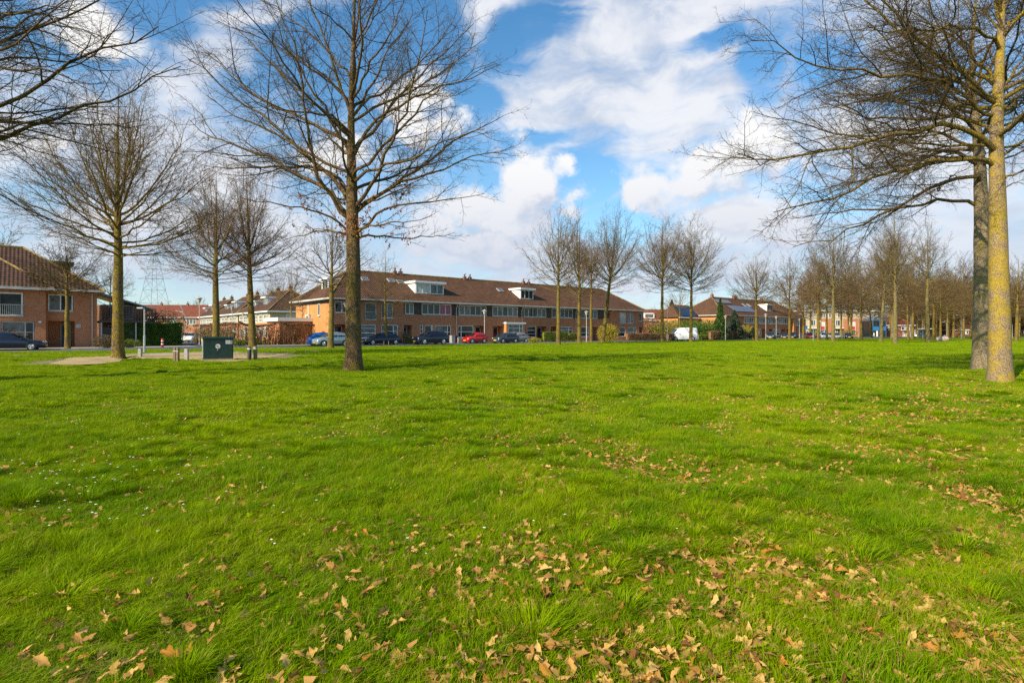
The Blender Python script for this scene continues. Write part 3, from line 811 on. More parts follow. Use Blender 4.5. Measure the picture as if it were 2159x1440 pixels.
def tree_geo(g, H, hb, R, n1, trunk_r, shape=.5, fork=.45, K1=11, sp=(.42, .22, .13), explicit=None, wig=.09, rmin=.0045, levels=4,
             fill=True, lean=(0, 0), trunk_pts=None, arch=.25, sides=(7, 4, 3, 3), lens=(.40, .45, .5), ang=(.75, .8, .8), droopy=0.0, dense_low=0, up=.05, zlow=0.0):
    if trunk_pts is None:
        zs = np.linspace(0, H*.97, 18)
        trunk = np.stack([lean[0]*zs/H+np.cumsum(g.normal(0, .020, 18)), lean[1]*zs/H+np.cumsum(g.normal(0, .020, 18)), zs], 1); trunk[0, :2] = 0
    else:
        trunk = poly3(trunk_pts, 18, g, .004)
    zt = trunk[:, 2]; f = zt/H
    tr = trunk_r*np.clip(1-.95*np.clip(f, 0, 1)**1.15, .04, 1)
    tr = tr*np.where(zt > hb, np.clip(1-.62*(zt-hb)/(H-hb+.01), .3, 1), 1)
    L1 = []; R1 = []

    def tp(z): return np.array([np.interp(z, zt, trunk[:, 0]), np.interp(z, zt, trunk[:, 1]), z])
    if explicit:
        for e in explicit:
            e = [tuple(tp(e[0][2]-.30))]+list(e)
            p = poly3(e, K1+2, g, .075); z0 = p[0, 2]; K_ = K1+2
            L = np.linalg.norm(np.diff(p, axis=0), axis=1).sum()
            r0 = min(np.interp(z0, zt, tr)*.5, .0088*L+.011); L1.append(p); R1.append(r0*(1-.86*np.linspace(0, 1, K_)**.9))
    if explicit: K1 += 2
    for k in range(n1):
        fz = ((k+g.random())/n1)**1.0                        # height of the tip on the crown's outline
        if dense_low: fz = fz**(1+dense_low)
        zt_ = hb+zlow+(H-hb-zlow)*(.04+.96*fz)
        er = R*np.clip(np.sin(np.pi*np.clip(.13+.87*fz, 0, 1)**shape_exp(shape)), 0, 1)**.75*g.uniform(.78, 1.08)+.15
        phi = k*2.39996+g.normal(0, .25)
        tip = tp(min(zt_, H*.97))+np.array([er*math.cos(phi), er*math.sin(phi), 0]); tip[2] = zt_
        z0 = hb*.98+(zt_-hb)*fork*g.uniform(.75, 1.15); z0 = max(z0, hb*.95+.02*H*g.random())
        z0 = min(z0, zt_-.15 if zt_ > hb+.4 else z0)
        a = tp(z0); c = a+(tip-a)*.45; c[2] += -arch*er*.5 if arch < 0 else 0
        c[:2] += (tip-a)[:2]*.15*arch*2; c[2] += (tip[2]-a[2])*(-.18)*arch*2
        p = bez(a, c, tip, K1); Ln = np.linalg.norm(tip-a); p[1:] += np.cumsum(g.normal(0, .016*Ln, (K1-1, 3)), 0)*.7
        r0 = min(np.interp(z0, zt, tr)*.6, .0085*Ln+.012); L1.append(p); R1.append(r0*(1-.86*np.linspace(0, 1, K1)**.9))
    P1, RR1 = np.array(L1), np.array(R1)
    out = [(P1, RR1, sides[0])]
    P, Rr = P1, RR1
    # the leader keeps carrying side shoots to the very top
    for lv in range(levels-1):
        P, Rr = sprout(P, Rr, g, sp[lv], (.16, .12, .12)[lv], ang[lv], lens[lv], (7, 5, 4)[lv], up*(1, .7, .4)[lv], wig*(1, 1.2, 1.4)[lv], (.0085, .0085, .009)[lv], rmin, (.35, .16, .07)[lv], (3.2, 1.3, .5)[lv], droopy)
        out.append((P, Rr, sides[lv+1]))
    return trunk, tr, out


def shape_exp(s): return s+.35


def crown_mesh(out, name, mb, mt_):
    Vs = []; Fs = []; mi = []; off = 0
    for lv, (P, R, s) in enumerate(out):
        if len(P) == 0: continue
        V, Fq = tubes(P, R, s); Vs.append(V); Fs.append(Fq+off); off += len(V); mi.append(np.full(len(Fq), 0 if lv == 0 else 1))
    return mesh_np(name, np.concatenate(Vs), [np.concatenate(Fs)], [mb, mt_], mi=np.concatenate(mi))


def trunk_mesh(trunk, tr, name, mb, sides=16, flare=.32, rough=0.0, g=None, K=26):
    d = np.linspace(0, 1, K)**1.35; z = np.interp(d, np.linspace(0, 1, len(trunk)), trunk[:, 2])
    P = np.stack([np.interp(z, trunk[:, 2], trunk[:, i]) for i in range(3)], 1); P[0, 2] -= .12
    R = np.interp(z, trunk[:, 2], tr); R = R*(1+flare*np.exp(-z/.28))
    V, Fq = tubes(P[None], R[None], sides)
    if rough and g is not None:
        V = V.reshape(K, sides, 3); c = P[:, None, :]; a = np.arange(sides)*2*np.pi/sides
        lump = 1+rough*(g.normal(0, .35, (K, sides))+.9*np.sin(3*a[None]+1.3)*np.exp(-z/.5)[:, None]+.5*np.sin(2*a[None]+z[:, None]*.8))
        V = (c+(V-c)*lump[:, :, None]).reshape(-1, 3)
    return mesh_np(name, V, [Fq], [mb])


def make_tree(name, loc, geo, label, group=None, mats=None, sides=16, rough=0.0, g=None, flare=.32, cat='tree', rz=0):
    mb, mt_, mtw = mats
    root = empty(name, loc, rz, label, cat, group)
    trunk, tr, out = geo
    link('trunk', trunk_mesh(trunk, tr, 'trunk', mb, sides, flare, rough, g), root)
    link('crown', crown_mesh(out, 'crown', mt_, mtw), root)
    return root


def px_branches(base, specs):
    """branches given as pixel polylines with a distance at the fork and at the tip, turned into points round the tree's base"""
    res = []
    for y0, y1, pts in specs:
        n = len(pts); r = []
        for i, (px, py) in enumerate(pts):
            Yd = y0+(y1-y0)*i/(n-1); r.append(((px-CX)*Yd/F-base[0], Yd-base[1], hz_of(py, Yd)))
        res.append(r)
    return res


# the big oak in the middle of the lawn
g = np.random.default_rng(3); B = (-6.0, 21.5)
z1 = lambda x, y: (x*.3889+400, y*.3889)
sp = []
for dy, pts in ((-1.2, [(860, 1250), (820, 1200), (730, 1160), (640, 1120), (500, 1105), (230, 1080)]), (1.5, [(845, 1260), (740, 1240), (640, 1270), (480, 1310)]),
                (-2.0, [(860, 1160), (780, 1090), (690, 960), (640, 850), (625, 620), (610, 400), (560, 200), (470, 0)]),
                (1.0, [(870, 1080), (800, 980), (740, 930), (640, 830), (480, 690), (330, 610), (170, 480), (0, 330)]),
                (-1.0, [(860, 820), (790, 700), (720, 560), (640, 450), (520, 230), (400, 0)]), (2.0, [(850, 740), (760, 710), (500, 600), (300, 470), (150, 330), (30, 220)]),
                (.5, [(860, 520), (780, 460), (600, 330), (400, 220), (140, 110)]), (-1.5, [(880, 200), (810, 130), (700, 60), (560, -60)]),
                (1.8, [(860, 1150), (740, 1010), (620, 940), (280, 820), (120, 740), (0, 650)]), (2.6, [(860, 1060), (820, 960), (700, 900), (420, 900), (60, 930)]),
                (-2.2, [(870, 700), (800, 640), (700, 600), (560, 620), (420, 560), (200, 400)]), (1.2, [(870, 400), (800, 330), (640, 180), (520, 60), (300, -60)]),
                (1.5, [(930, 1260), (1010, 1280), (1100, 1290), (1300, 1290), (1440, 1260)]), (-1.0, [(930, 1240), (990, 1170), (1100, 1110), (1300, 1100), (1600, 1050)]),
                (.6, [(925, 1130), (1000, 1060), (1100, 1000), (1300, 940), (1550, 850), (1760, 790)]), (-2.2, [(925, 1100), (1000, 980), (1060, 880), (1080, 800), (1170, 640), (1210, 450), (1250, 300), (1290, 60)]),
                (2.0, [(930, 1130), (1060, 1040), (1200, 960), (1350, 830), (1500, 720), (1700, 630)]), (-.6, [(915, 830), (960, 740), (1010, 640), (1160, 540), (1300, 500), (1500, 430), (1690, 350)]),
                (1.2, [(915, 790), (1000, 730), (1060, 600), (1200, 450), (1380, 290), (1540, 130)]), (-1.5, [(910, 500), (960, 380), (1000, 300), (1120, 170), (1160, 0), (1190, -120)]),
                (1.5, [(905, 250), (950, 170), (1010, 90), (1110, 0), (1200, -140)]), (2.4, [(910, 600), (1000, 520), (1120, 470), (1250, 330), (1400, 180), (1450, 60)]),
                (-2.4, [(925, 960), (1020, 900), (1180, 880), (1400, 760), (1600, 700)]), (-1.6, [(930, 1230), (1020, 1220), (1150, 1210), (1330, 1160)])):
    sp.append((B[1], B[1]+dy*1.3, [z1(*q) for q in pts]))
ex = px_branches(B, sp)
geo = tree_geo(g, 17.5, 5.0, 6.0, 15, .31, explicit=ex, trunk_pts=[(0, 0, 0), (0, 0, 1.4), (.02, 0, 3.5), (-.02, 0, 5.5), (-.08, 0, 7.5), (-.1, .05, 10), (.0, .05, 12.5), (.1, 0, 15), (.1, 0, 17)],
               sp=(.40, .20, .115), rmin=.0042, wig=.15, zlow=1.6, fork=.55, up=.06)
# front-facing fillers stay behind and beside the trunk
oak = make_tree('oak_tree', (*B, 0), geo, 'large bare oak with clinging dead leaves in the middle of the lawn', None, (M['bark'], M['bark'], M['twig']), 28, .05, g, .36)
# dead leaves still hanging low in its crown
VV = []; FF = []; off = 0; P1 = np.concatenate([geo[2][1][0].reshape(-1, 3), geo[2][2][0][::3].reshape(-1, 3)])
sel = P1[(np.linalg.norm(P1[:, :2], axis=1) < 2.3) & (P1[:, 2] > 4.8) & (P1[:, 2] < 7.3)]
sel = np.concatenate([sel, np.stack([g.normal(0, .33, 260), g.normal(0, .33, 260), g.uniform(5.0, 5.9, 260)], 1)])
lite = [leaf_mesh(g, 7) for _ in range(6)]
for k in range(900):
    c = sel[g.integers(0, len(sel))]; V, Fq = lite[k % 6]
    W = rot_all(V*g.uniform(.09, .14), g.random()*6.28, g.normal()*.6, 1.2+g.normal()*.4)+c+np.array([0, 0, -.06]); VV.append(W); FF.append(Fq+off); off += len(W)
dl_o = link('dead_leaves', mesh_np('dead_leaves', np.concatenate(VV), [np.concatenate(FF)], [M['dead']]), oak)

# two oaks at the right edge
z3 = lambda x, y: (x*.3472+1500, y*.3472)


def specs(Y0, lst): return [(Y0, Y0+dy, [z3(*q) for q in pts]) for dy, pts in lst]


B = (13.9, 16.2); g = np.random.default_rng(8)
ex = px_branches(B, specs(16.2, [(-1.5, [(1730, 570), (1640, 530), (1500, 480), (1350, 490), (1100, 470), (950, 430), (800, 415), (540, 370), (400, 310), (240, 250)]),
    (.8, [(1750, 510), (1690, 420), (1560, 340), (1460, 220), (1360, 130), (1200, 85), (950, 30)]), (1.6, [(1740, 160), (1690, 90), (1600, 40), (1480, -20), (1300, -90)]),
    (-2.0, [(1700, 860), (1600, 800), (1400, 770), (1150, 790), (900, 860), (650, 930), (430, 1010), (300, 970), (160, 930)]),
    (-1.0, [(1750, 950), (1680, 960), (1500, 960), (1300, 985), (1100, 1050), (900, 1130), (700, 1240), (520, 1300), (380, 1290)]),
    (1.5, [(1720, 760), (1560, 700), (1300, 740), (1100, 740), (850, 700), (620, 560)]), (-2.5, [(1770, 250), (1650, 180), (1500, 150), (1250, 200), (1000, 180), (820, 250)]),
    (0, [(1800, 640), (1880, 560), (1990, 430), (2150, 330)]), (1, [(1800, 500), (1870, 400), (1950, 260), (2050, 60)]), (-1, [(1790, 920), (1850, 900), (1950, 900), (2150, 860)]),
    (1, [(1800, 1080), (1870, 1040), (1990, 1000), (2120, 1010)]), (2, [(1810, 150), (1880, 90), (1980, 40), (2100, -90)]), (-1, [(1800, 1130), (1850, 1100), (1910, 1130), (2010, 1120)]),
    (.5, [(1790, 780), (1870, 700), (1960, 640), (2120, 600)])]))
geo = tree_geo(g, 16.0, 5.6, 6.0, 15, .272, explicit=ex, trunk_pts=[(0, 0, 0), (-.03, 0, 2), (-.06, 0, 4.2), (-.10, 0, 6.2), (-.17, 0, 7.4), (.02, .02, 8.8), (.06, .03, 10.6), (.1, 0, 13), (.1, 0, 16)],
               sp=(.24, .14, .09), rmin=.0036, wig=.17, zlow=2.0, fork=.5, up=.02)
make_tree('oak_tree', (*B, 0), geo, 'bare oak in front at the right edge, trunk covered in yellow lichen', None, (M['bark_l'], M['bark_m'], M['twig']), 28, .035, g, .30)
B = (17.8, 21.5); g = np.random.default_rng(9)
ex = px_branches(B, specs(21.5, [(-1.5, [(1650, 440), (1560, 430), (1200, 390), (1000, 350), (850, 340), (640, 250)]), (1.0, [(1640, 900), (1500, 820), (1150, 780), (960, 740), (820, 640), (640, 540)]),
    (-.8, [(1660, 1070), (1560, 1070), (1400, 1115), (1280, 1200), (1050, 1300), (800, 1420), (500, 1500)]), (.6, [(1640, 1220), (1540, 1190), (1400, 1220), (1200, 1260), (1000, 1280), (750, 1270), (480, 1330)]),
    (2.0, [(1640, 700), (1500, 560), (1300, 540), (1000, 600), (700, 660)]), (-2, [(1600, 300), (1480, 210), (1300, 120), (1100, 120), (900, 60)]), (0, [(1620, 130), (1560, 40), (1400, -60)]),
    (1, [(1680, 300), (1740, 200), (1760, 60), (1800, -60)]), (-1.5, [(1650, 960), (1400, 900), (1200, 1000), (960, 1060), (600, 1180)])]))
geo = tree_geo(g, 16.5, 6.5, 6.4, 20, .33, explicit=ex, trunk_pts=[(0, 0, 0), (-.02, 0, 2.5), (-.03, 0, 5), (-.10, 0, 7.5), (-.25, 0, 9.5), (-.55, 0, 11.5), (-.25, 0, 14), (0, 0, 16.5)],
               sp=(.34, .19, .12), rmin=.0046, wig=.14, zlow=2.0, fork=.5, up=.02)
make_tree('oak_tree', (*B, 0), geo, 'bare oak with plain grey brown trunk just behind the yellow trunk, right', None, (M['bark_g'], M['bark'], M['twig']), 24, .035, g, .22)

# oak outside the left edge whose boughs reach in
B = (-16.6, 15.0); g = np.random.default_rng(12); z4 = lambda x, y: (x*.3472, y*.3472)
ex = px_branches(B, [(15, 15+dy, [(-240, a)]+[z4(*q) for q in pts]) for dy, a, pts in (
    (-1.2, 330, [(-300, 760), (0, 640), (150, 560), (300, 470), (370, 400), (430, 375), (560, 330), (700, 280), (850, 220), (960, 165)]),
    (1.0, 390, [(-300, 960), (0, 860), (200, 780), (300, 700), (400, 610), (500, 620), (620, 630), (720, 600), (800, 545), (950, 460), (1100, 405)]),
    (0, 360, [(-300, 850), (0, 780), (150, 760), (280, 700), (480, 660), (600, 640)]), (-1.8, 200, [(-250, 400), (0, 280), (100, 250), (200, 180), (330, 90), (420, 0)]),
    (1.4, 240, [(-250, 430), (0, 355), (150, 350), (400, 385), (600, 420), (740, 430)]), (-.5, 120, [(-250, 200), (0, 70), (150, 70), (330, 130), (480, 190)]),
    (2.0, 60, [(-200, 20), (0, 0), (150, -10), (300, -60)]), (-2.2, 300, [(-200, 560), (0, 420), (120, 395), (260, 430), (420, 470)]),
    (2, 180, [(-200, 250), (0, 100), (80, 40), (230, 30), (520, 90)]))])
geo = tree_geo(g, 15.5, 5.5, 6.5, 16, .33, explicit=ex, sp=(.36, .20, .12), rmin=.0038, wig=.16, zlow=1.5, fork=.5, up=.03)
make_tree('oak_tree', (*B, 0), geo, 'dark bare oak boughs reaching in from beyond the top left edge', None, (M['bark'], M['twig'], M['twig']), 16, .03, g)

# middle distance trees, each grown for itself
def lime(seed, H, hb, R, n1, tr, **kw):
    g = np.random.default_rng(seed)
    n1 = int(n1*.72)
    a = dict(sp=(.46, .27, .17), rmin=.0080, fork=.42, arch=.5, wig=.13, sides=(6, 3, 3, 3), up=.07, lens=(.52, .50, .5), ang=(.62, .7, .8)); a.update(kw)
    a['fork'] = max(a['fork'], .34)
    return tree_geo(g, H, hb, R, n1, tr, **a)


def place(px, Yd): return (*at(px, Yd).xy, 0)


def add_tree(name, px, Yd, geo, label, mats, group=None, sides=12, rz=0):
    return make_tree(name, place(px, Yd), geo, label, group, mats, sides, .03, np.random.default_rng(int(px)), .25, rz=rz)


MM = (M['bark_m'], M['bark_m'], M['twig_f']); MR = (M['bark_m'], M['bark_f'], M['twig_r']); MF = (M['bark_f'], M['bark_f'], M['twig_f'])
add_tree('lime_tree', 250, 32.3, lime(41, 16.2, 5.6, 5.8, 50, .31, rmin=.0065, fork=.16, sp=(.42, .25, .15)), 'tall mossy bare tree with fanning limbs on the left lawn, ahead of the green hedge', MM, None, 18)
add_tree('lime_tree', 456, 54.0, lime(42, 17.3, 6.0, 5.6, 44, .34, fork=.15), 'mossy bare tree rising straight behind the green utility cabinet', MR, None, 14)
add_tree('lime_tree', 533, 58.0, lime(43, 18.5, 6.6, 5.4, 46, .36, fork=.2, lean=(-.6, 0)), 'mossy bare tree behind the pair of dark bollards, in front of the brown hedge', MR, None, 14)
add_tree('lime_tree', 697, 52.0, lime(44, 12.5, 5.4, 4.6, 30, .28, fork=.3, lean=(.1, 0)), 'bare tree beside the silver car, left of the big oak trunk', (M['bark_m'], M['bark_m'], M['twig']), None, 14)
add_tree('alder_tree', 143, 49.5, lime(45, 10.2, 4.6, 3.5, 34, .22, fork=.35, rmin=.011, sp=(.34, .2, .12)), 'small bare alder in front of the brick house on the far left', (M['bark_m'], M['bark_m'], M['twig']), None, 12)
add_tree('young_tree', 615, 74, lime(46, 11.5, 4.2, 3.6, 26, .15, fork=.3), 'slender young bare tree in front of the middle of the brown hedge', MF, None, 10)
add_tree('young_tree', 815, 66.5, lime(47, 11.4, 2.6, 3.1, 34, .20, fork=.65, ang=(.7, .7, .7)), 'small bare tree with low side branches in front of the dark blue saloon', MM, None, 10)
add_tree('young_tree', 232, 90, lime(48, 14, 4.5, 4.2, 30, .2), 'bare tree standing far behind the tall mossy trunk near the green hedge', MF, None, 8)
add_tree('young_tree', 590, 120, lime(49, 15, 3.5, 5.5, 30, .2), 'brownish bare tree rising behind the stepped terrace on the left', MR, None, 8)
add_tree('lime_tree', 1178, 67, lime(51, 16.0, 6.2, 4.3, 38, .25, fork=.22), 'leftmost of the four bare trees before the right part of the long terrace', MM, None, 10)
add_tree('lime_tree', 1222, 75, lime(52, 17.2, 5.2, 3.8, 38, .27, fork=.22), 'bare tree with a yellow mossy trunk left of the lantern before the terrace', MR, None, 10)
add_tree('young_tree', 1247, 88, lime(53, 17.5, 6.8, 3.6, 30, .22), 'slender bare tree just right of the lantern before the terrace', MR, None, 10)
add_tree('lime_tree', 1271, 80, lime(54, 18.9, 7.0, 5.2, 44, .30, fork=.15, lean=(2.1, 0)), 'leaning bare tree by the yellow bush before the terrace', MM, None, 10)
add_tree('lime_tree', 1397, 87, lime(55, 19.5, 7.5, 5.2, 46, .28, fork=.15), 'tall bare tree beside the flat headed street light and the low brown hedge', MM, None, 10)
add_tree('lime_tree', 1457, 90, lime(56, 19.8, 7.5, 6.0, 46, .28, fork=.15), 'tall bare tree in front of the rear end of the white van', MM, None, 10)
add_tree('young_tree', 1433, 112, lime(57, 11, 5.5, 3.4, 24, .16), 'small bare tree directly behind the white van', MM, None, 8)
add_tree('lime_tree', 1596, 95, lime(58, 14.6, 6.0, 4.9, 42, .27, fork=.12), 'round crowned bare tree before the second brick terrace', MM, None, 10)
add_tree('lime_tree', 1757, 88, lime(59, 18.6, 6.2, 4.8, 40, .28, fork=.3), 'straight bare tree in front of the silver car in the far car park', MF, None, 10)
add_tree('lime_tree', 1726, 100, lime(60, 17, 5.6, 5.2, 40, .26, rmin=.011), 'bare tree beside the plain lamp post at the left of the far car park', MR, None, 10)
add_tree('lime_tree', 1744, 112, lime(61, 14, 5, 5.6, 40, .22, rmin=.012), 'forked dark bare tree over the white car in the far car park', MR, None, 8)
add_tree('lime_tree', 1817, 114, lime(62, 16.5, 5.5, 5.6, 40, .26, rmin=.012), 'bare tree in front of the red panelled block, right of the dark parked saloon', MR, None, 8)
add_tree('lime_tree', 1857, 95, lime(63, 18.5, 6, 4.6, 40, .29, lean=(1.2, 0)), 'bare tree hiding the right half of the blue entrance', MF, None, 10)
add_tree('lime_tree', 1888, 75, lime(64, 18.0, 6.6, 4.2, 40, .29, fork=.4), 'nearest bare trunk of the far row, right of the blue entrance', MF, None, 12)
add_tree('lime_tree', 1915, 118, lime(65, 14, 5, 6, 44, .24, rmin=.012), 'dark crowned bare tree behind the row, before the low red building', MR, None, 8)
add_tree('lime_tree', 1957, 86, lime(66, 18.5, 6.6, 4.6, 34, .32, fork=.45), 'pale trunked bare tree with an open crown right of the glass bus shelter', MF, None, 12)
add_tree('lime_tree', 1969, 100, lime(67, 13, 6, 4.5, 30, .22), 'dark trunk tucked behind the pale trunk by the bus shelter', MR, None, 8)
add_tree('lime_tree', 1983, 112, lime(68, 15, 5, 5.6, 40, .22, rmin=.012), 'mossy bare tree beside the big boulder on the lawn', MM, None, 8)
# further trees share a few shapes
src = [add_tree('bare_tree', 1694, 150, lime(71, 15, 4.5, 6.2, 40, .25, rmin=.016, sp=(.6, .38, .22)), 'bare tree crown spreading over the right end of the second terrace', MR, 'bare trees far beyond the lawn', 8),
       add_tree('bare_tree', 1999, 150, lime(72, 16, 5, 6.2, 40, .25, rmin=.016, sp=(.6, .38, .22)), 'bare tree beside the small path lamps, far right', MM, 'bare trees far beyond the lawn', 8),
       add_tree('bare_tree', 2046, 125, lime(73, 13.5, 4.5, 5.5, 36, .28, rmin=.014, lean=(1.4, 0), sp=(.55, .36, .2)), 'leaning bare tree left of the plain grey trunk at the right edge', MM, 'bare trees far beyond the lawn', 8)]
for i, (px, Yd, s, hs, lab) in enumerate(((2062, 120, .8, .9, 'bare tree peeping out at the left side of the plain grey trunk, far right'), (2022, 175, 1.05, 1, 'bare tree behind the two tall street lights, far right'), (1840, 160, 1.05, 1, 'bare tree above the flat roof left of the blue entrance'),
        (1935, 170, 1.05, 1.05, 'bare tree above the bus shelter'), (1790, 165, 1.1, 1.05, 'bare tree over the dark saloon at the end of the far car park'),
        (2143, 92, 1.0, 1.05, 'bare tree at the very right edge behind the yellow trunk'), (2130, 165, 1.1, 1.1, 'bare tree just right of the yellow trunk, far off'), (2215, 120, 1.1, 1.1, 'bare tree leaning in from beyond the right edge, far off'),
        (1660, 185, .9, .9, 'bare tree behind the roof end of the second terrace'), (1975, 200, 1.2, 1.1, 'tall bare tree far beyond the boulder'), (2090, 215, 1.2, 1.1, 'bare tree far behind the two big right trunks'),
        (1880, 195, 1.15, 1.1, 'bare tree over the low red building'), (420, 205, 1.0, .95, 'bare tree behind the terrace by the left street lanterns'), (560, 190, 1.1, 1.0, 'bare tree behind the middle of the stepped terrace'), (1100, 140, .85, .95, 'bare tree behind the ridge of the long terrace'), (1415, 150, .9, .8, 'reddish bare tree behind the white van, by the far roofs'),
        (-60, 60, .95, .95, 'bare tree at the far left edge behind the brick house'), (280, 130, .8, .85, 'bare tree in front of the electricity pylon'))):
    c = copy_tree(src[i % 3]); c.location = place(px, Yd); c.rotation_euler.z = 1.3*i+.4; c.scale = (s, s, s*hs); c['label'] = lab
for i in range(14):
    px = 1665+i*30+(i*37 % 23); Yd = 128+(i*53 % 60)
    c = copy_tree(src[i % 3]); c.location = place(px, Yd); c.rotation_euler.z = 2.1*i; s = 1.2+.3*((i*7) % 5)/4; c.scale = (s*.95, s*.95, s*1.08)
    c['label'] = '%s bare tree from the left in the brown far belt' % ('first second third fourth fifth sixth seventh eighth ninth tenth eleventh twelfth thirteenth fourteenth'.split()[i]); c['group'] = 'bare trees of the brown far belt'
for i in range(12):
    px = 1880+i*26+(i*37 % 19); Yd = 165+(i*53 % 60)
    c = copy_tree(src[(i+1) % 3]); c.location = place(px, Yd); c.rotation_euler.z = 1.7*i; s = 1.35+.3*((i*7) % 5)/4; c.scale = (s, s, s*1.05)
    c['label'] = '%s bare tree from the left in the deeper belt at far right' % ('first second third fourth fifth sixth seventh eighth ninth tenth eleventh twelfth'.split()[i]); c['group'] = 'bare trees of the deeper belt'
# the wood on the horizon reads as one mass
g = np.random.default_rng(90); VV = []; FF = []; off = 0
base = [tree_geo(np.random.default_rng(91+k), 11, 1.5, 4.6, 34, .2, sp=(.7, .5, .3), rmin=.028, levels=3, sides=(4, 3, 3, 3), fork=.35) for k in range(3)]
bm_ = []
for trk, tr_, out in base:
    A = [tubes(trk[None], tr_[None], 5)]+[tubes(P, R, s) for P, R, s in out]; o_ = 0; vs = []; fs = []
    for V, Fq in A: vs.append(V); fs.append(Fq+o_); o_ += len(V)
    bm_.append((np.concatenate(vs), np.concatenate(fs)))
for k in range(230):
    px = (g.uniform(1640, 2330) if k % 3 else g.uniform(1930, 2330)) if k < 205 else g.uniform(-150, 1500); Yd = g.uniform(225, 300); s = g.uniform(.95, 1.5)*(1.5 if px > 1930 else 1)
    if px < 1500: Yd = g.uniform(290, 380)
    V, Fq = bm_[k % 3]; p = at(px, Yd); W = rot_all(V*s, g.random()*6.28, 0, 0)+np.array(p); VV.append(W); FF.append(Fq+off); off += len(W)
o = link('distant_wood', mesh_np('distant_wood', np.concatenate(VV), [np.concatenate(FF)], [M['twig_r']]))
tag(o, 'brown leafless wood along the horizon', 'wood', kind='stuff')

# ------------------------------------------------------------------ buildings
class Fr:
    """a building's own frame: x along its front, y into it, z up"""
    def __init__(s, O, ang, name, label, cat, group=None):
        s.O = Vector((O[0], O[1], 0)); s.a = ang; s.c = math.cos(ang); s.s = math.sin(ang)
        s.root = empty(name, s.O, ang, label, cat, group)
    def u(s, px, y=0.0):              # x of the point of plane y seen in that column of the photograph
        k = (px-CX)/F; ox, oy = s.O.x-y*s.s, s.O.y+y*s.c
        return (k*oy-ox)/(s.c-k*s.s)
    def dist(s, x, y): return s.O.y+x*s.s+y*s.c
    def z(s, py, x, y=0.0): return EYE+(HY-py)*s.dist(x, y)/F


def wall_grid(mb, x0, x1, z0, z1, y, holes, depth=.16, m=0, flip=False):
    """a front wall in the plane y (facing -y) with real recesses"""
    xs = sorted({x0, x1, *[h[0] for h in holes], *[h[1] for h in holes]}); zs = sorted({z0, z1, *[h[2] for h in holes], *[h[3] for h in holes]})
    for a, b in zip(xs, xs[1:]):
        for c, d in zip(zs, zs[1:]):
            mx, mz = (a+b)/2, (c+d)/2
            if not (x0 < mx < x1 and z0 < mz < z1): continue
            if any(h[0] < mx < h[1] and h[2] < mz < h[3] for h in holes): continue
            mb.poly([(a, y, c), (b, y, c), (b, y, d), (a, y, d)], m=m)
    for h in holes:
        a, b, c, d = h[:4]; e = y+(h[4] if len(h) > 4 else depth)
        mb.poly([(a, y, c), (a, e, c), (a, e, d), (a, y, d)], m=m); mb.poly([(b, e, c), (b, y, c), (b, y, d), (b, e, d)], m=m)
        mb.poly([(a, e, d), (b, e, d), (b, y, d), (a, y, d)], m=m); mb.poly([(a, y, c), (b, y, c), (b, e, c), (a, e, c)], m=m)
        if len(h) > 4: mb.poly([(a, e, c), (b, e, c), (b, e, d), (a, e, d)], m=m)


def window(root, x0, x1, z0, z1, y, lights=1, bars=(), panes=None, frame='white', fw=.06, side=False, sill=True, name='window'):
    """frame as the part, its panes and sill as sub-parts; facing -y, or -x when side"""
    def bx(b, a0, a1, c0, c1, d0, d1, m=0):
        if side: b.box(y+c0, y+c1, a0, a1, d0, d1, m)
        else: b.box(a0, a1, y+c0, y+c1, d0, d1, m)
    f = MB(); xs = np.linspace(x0, x1, lights+1) if isinstance(lights, int) else np.array([x0+(x1-x0)*q for q in lights])
    bx(f, x0, x1, -.05, .03, z0, z0+fw); bx(f, x0, x1, -.05, .03, z1-fw, z1)
    for i, xx in enumerate(xs):
        a = xx if i == 0 else (xx-fw if i == len(xs)-1 else xx-fw/2); bx(f, a, a+fw, -.048, .028, z0+fw, z1-fw)
    for q in bars:
        zz = z0+(z1-z0)*q; bx(f, x0+fw, x1-fw, -.044, .026, zz-.03, zz+.03)
    fo = f.build(name, M[frame], root)
    panes = panes or ['glass']
    for i in range(len(xs)-1):
        p = MB(); bx(p, xs[i]+.02, xs[i+1]-.02, -.012, .008, z0+.02, z1-.02)
        p.build('pane', M[panes[i % len(panes)]], fo)
    if sill:
        s = MB(); bx(s, x0-.06, x1+.06, -.14, .0, z0-.07, z0-.003); s.build('sill', M['fascia'], fo)
    return fo


def door(root, x0, x1, z1, y, m='door_dark', frame='white', side=False):
    f = MB(); f.box(x0, x0+.07, y-.06, y+.02, 0, z1); f.box(x1-.07, x1, y-.06, y+.02, 0, z1); f.box(x0+.07, x1-.07, y-.058, y+.018, z1-.07, z1)
    d = f.build('door', M[frame], root)
    l = MB().box(x0+.07, x1-.07, y-.03, y+.01, 0, z1-.07); l.build('door_leaf', M[m], d)
    g_ = MB().box(x0+.25*(x1-x0), x1-.25*(x1-x0), y-.040, y-.031, 1.3, z1-.35); g_.build('pane', M['glass'], d)
    h = MB().tube([(x1-.2, y-.08, 1.0), (x1-.2, y-.08, 1.25)], .015, 6); h.build('handle', M['metal'], d)
    return d


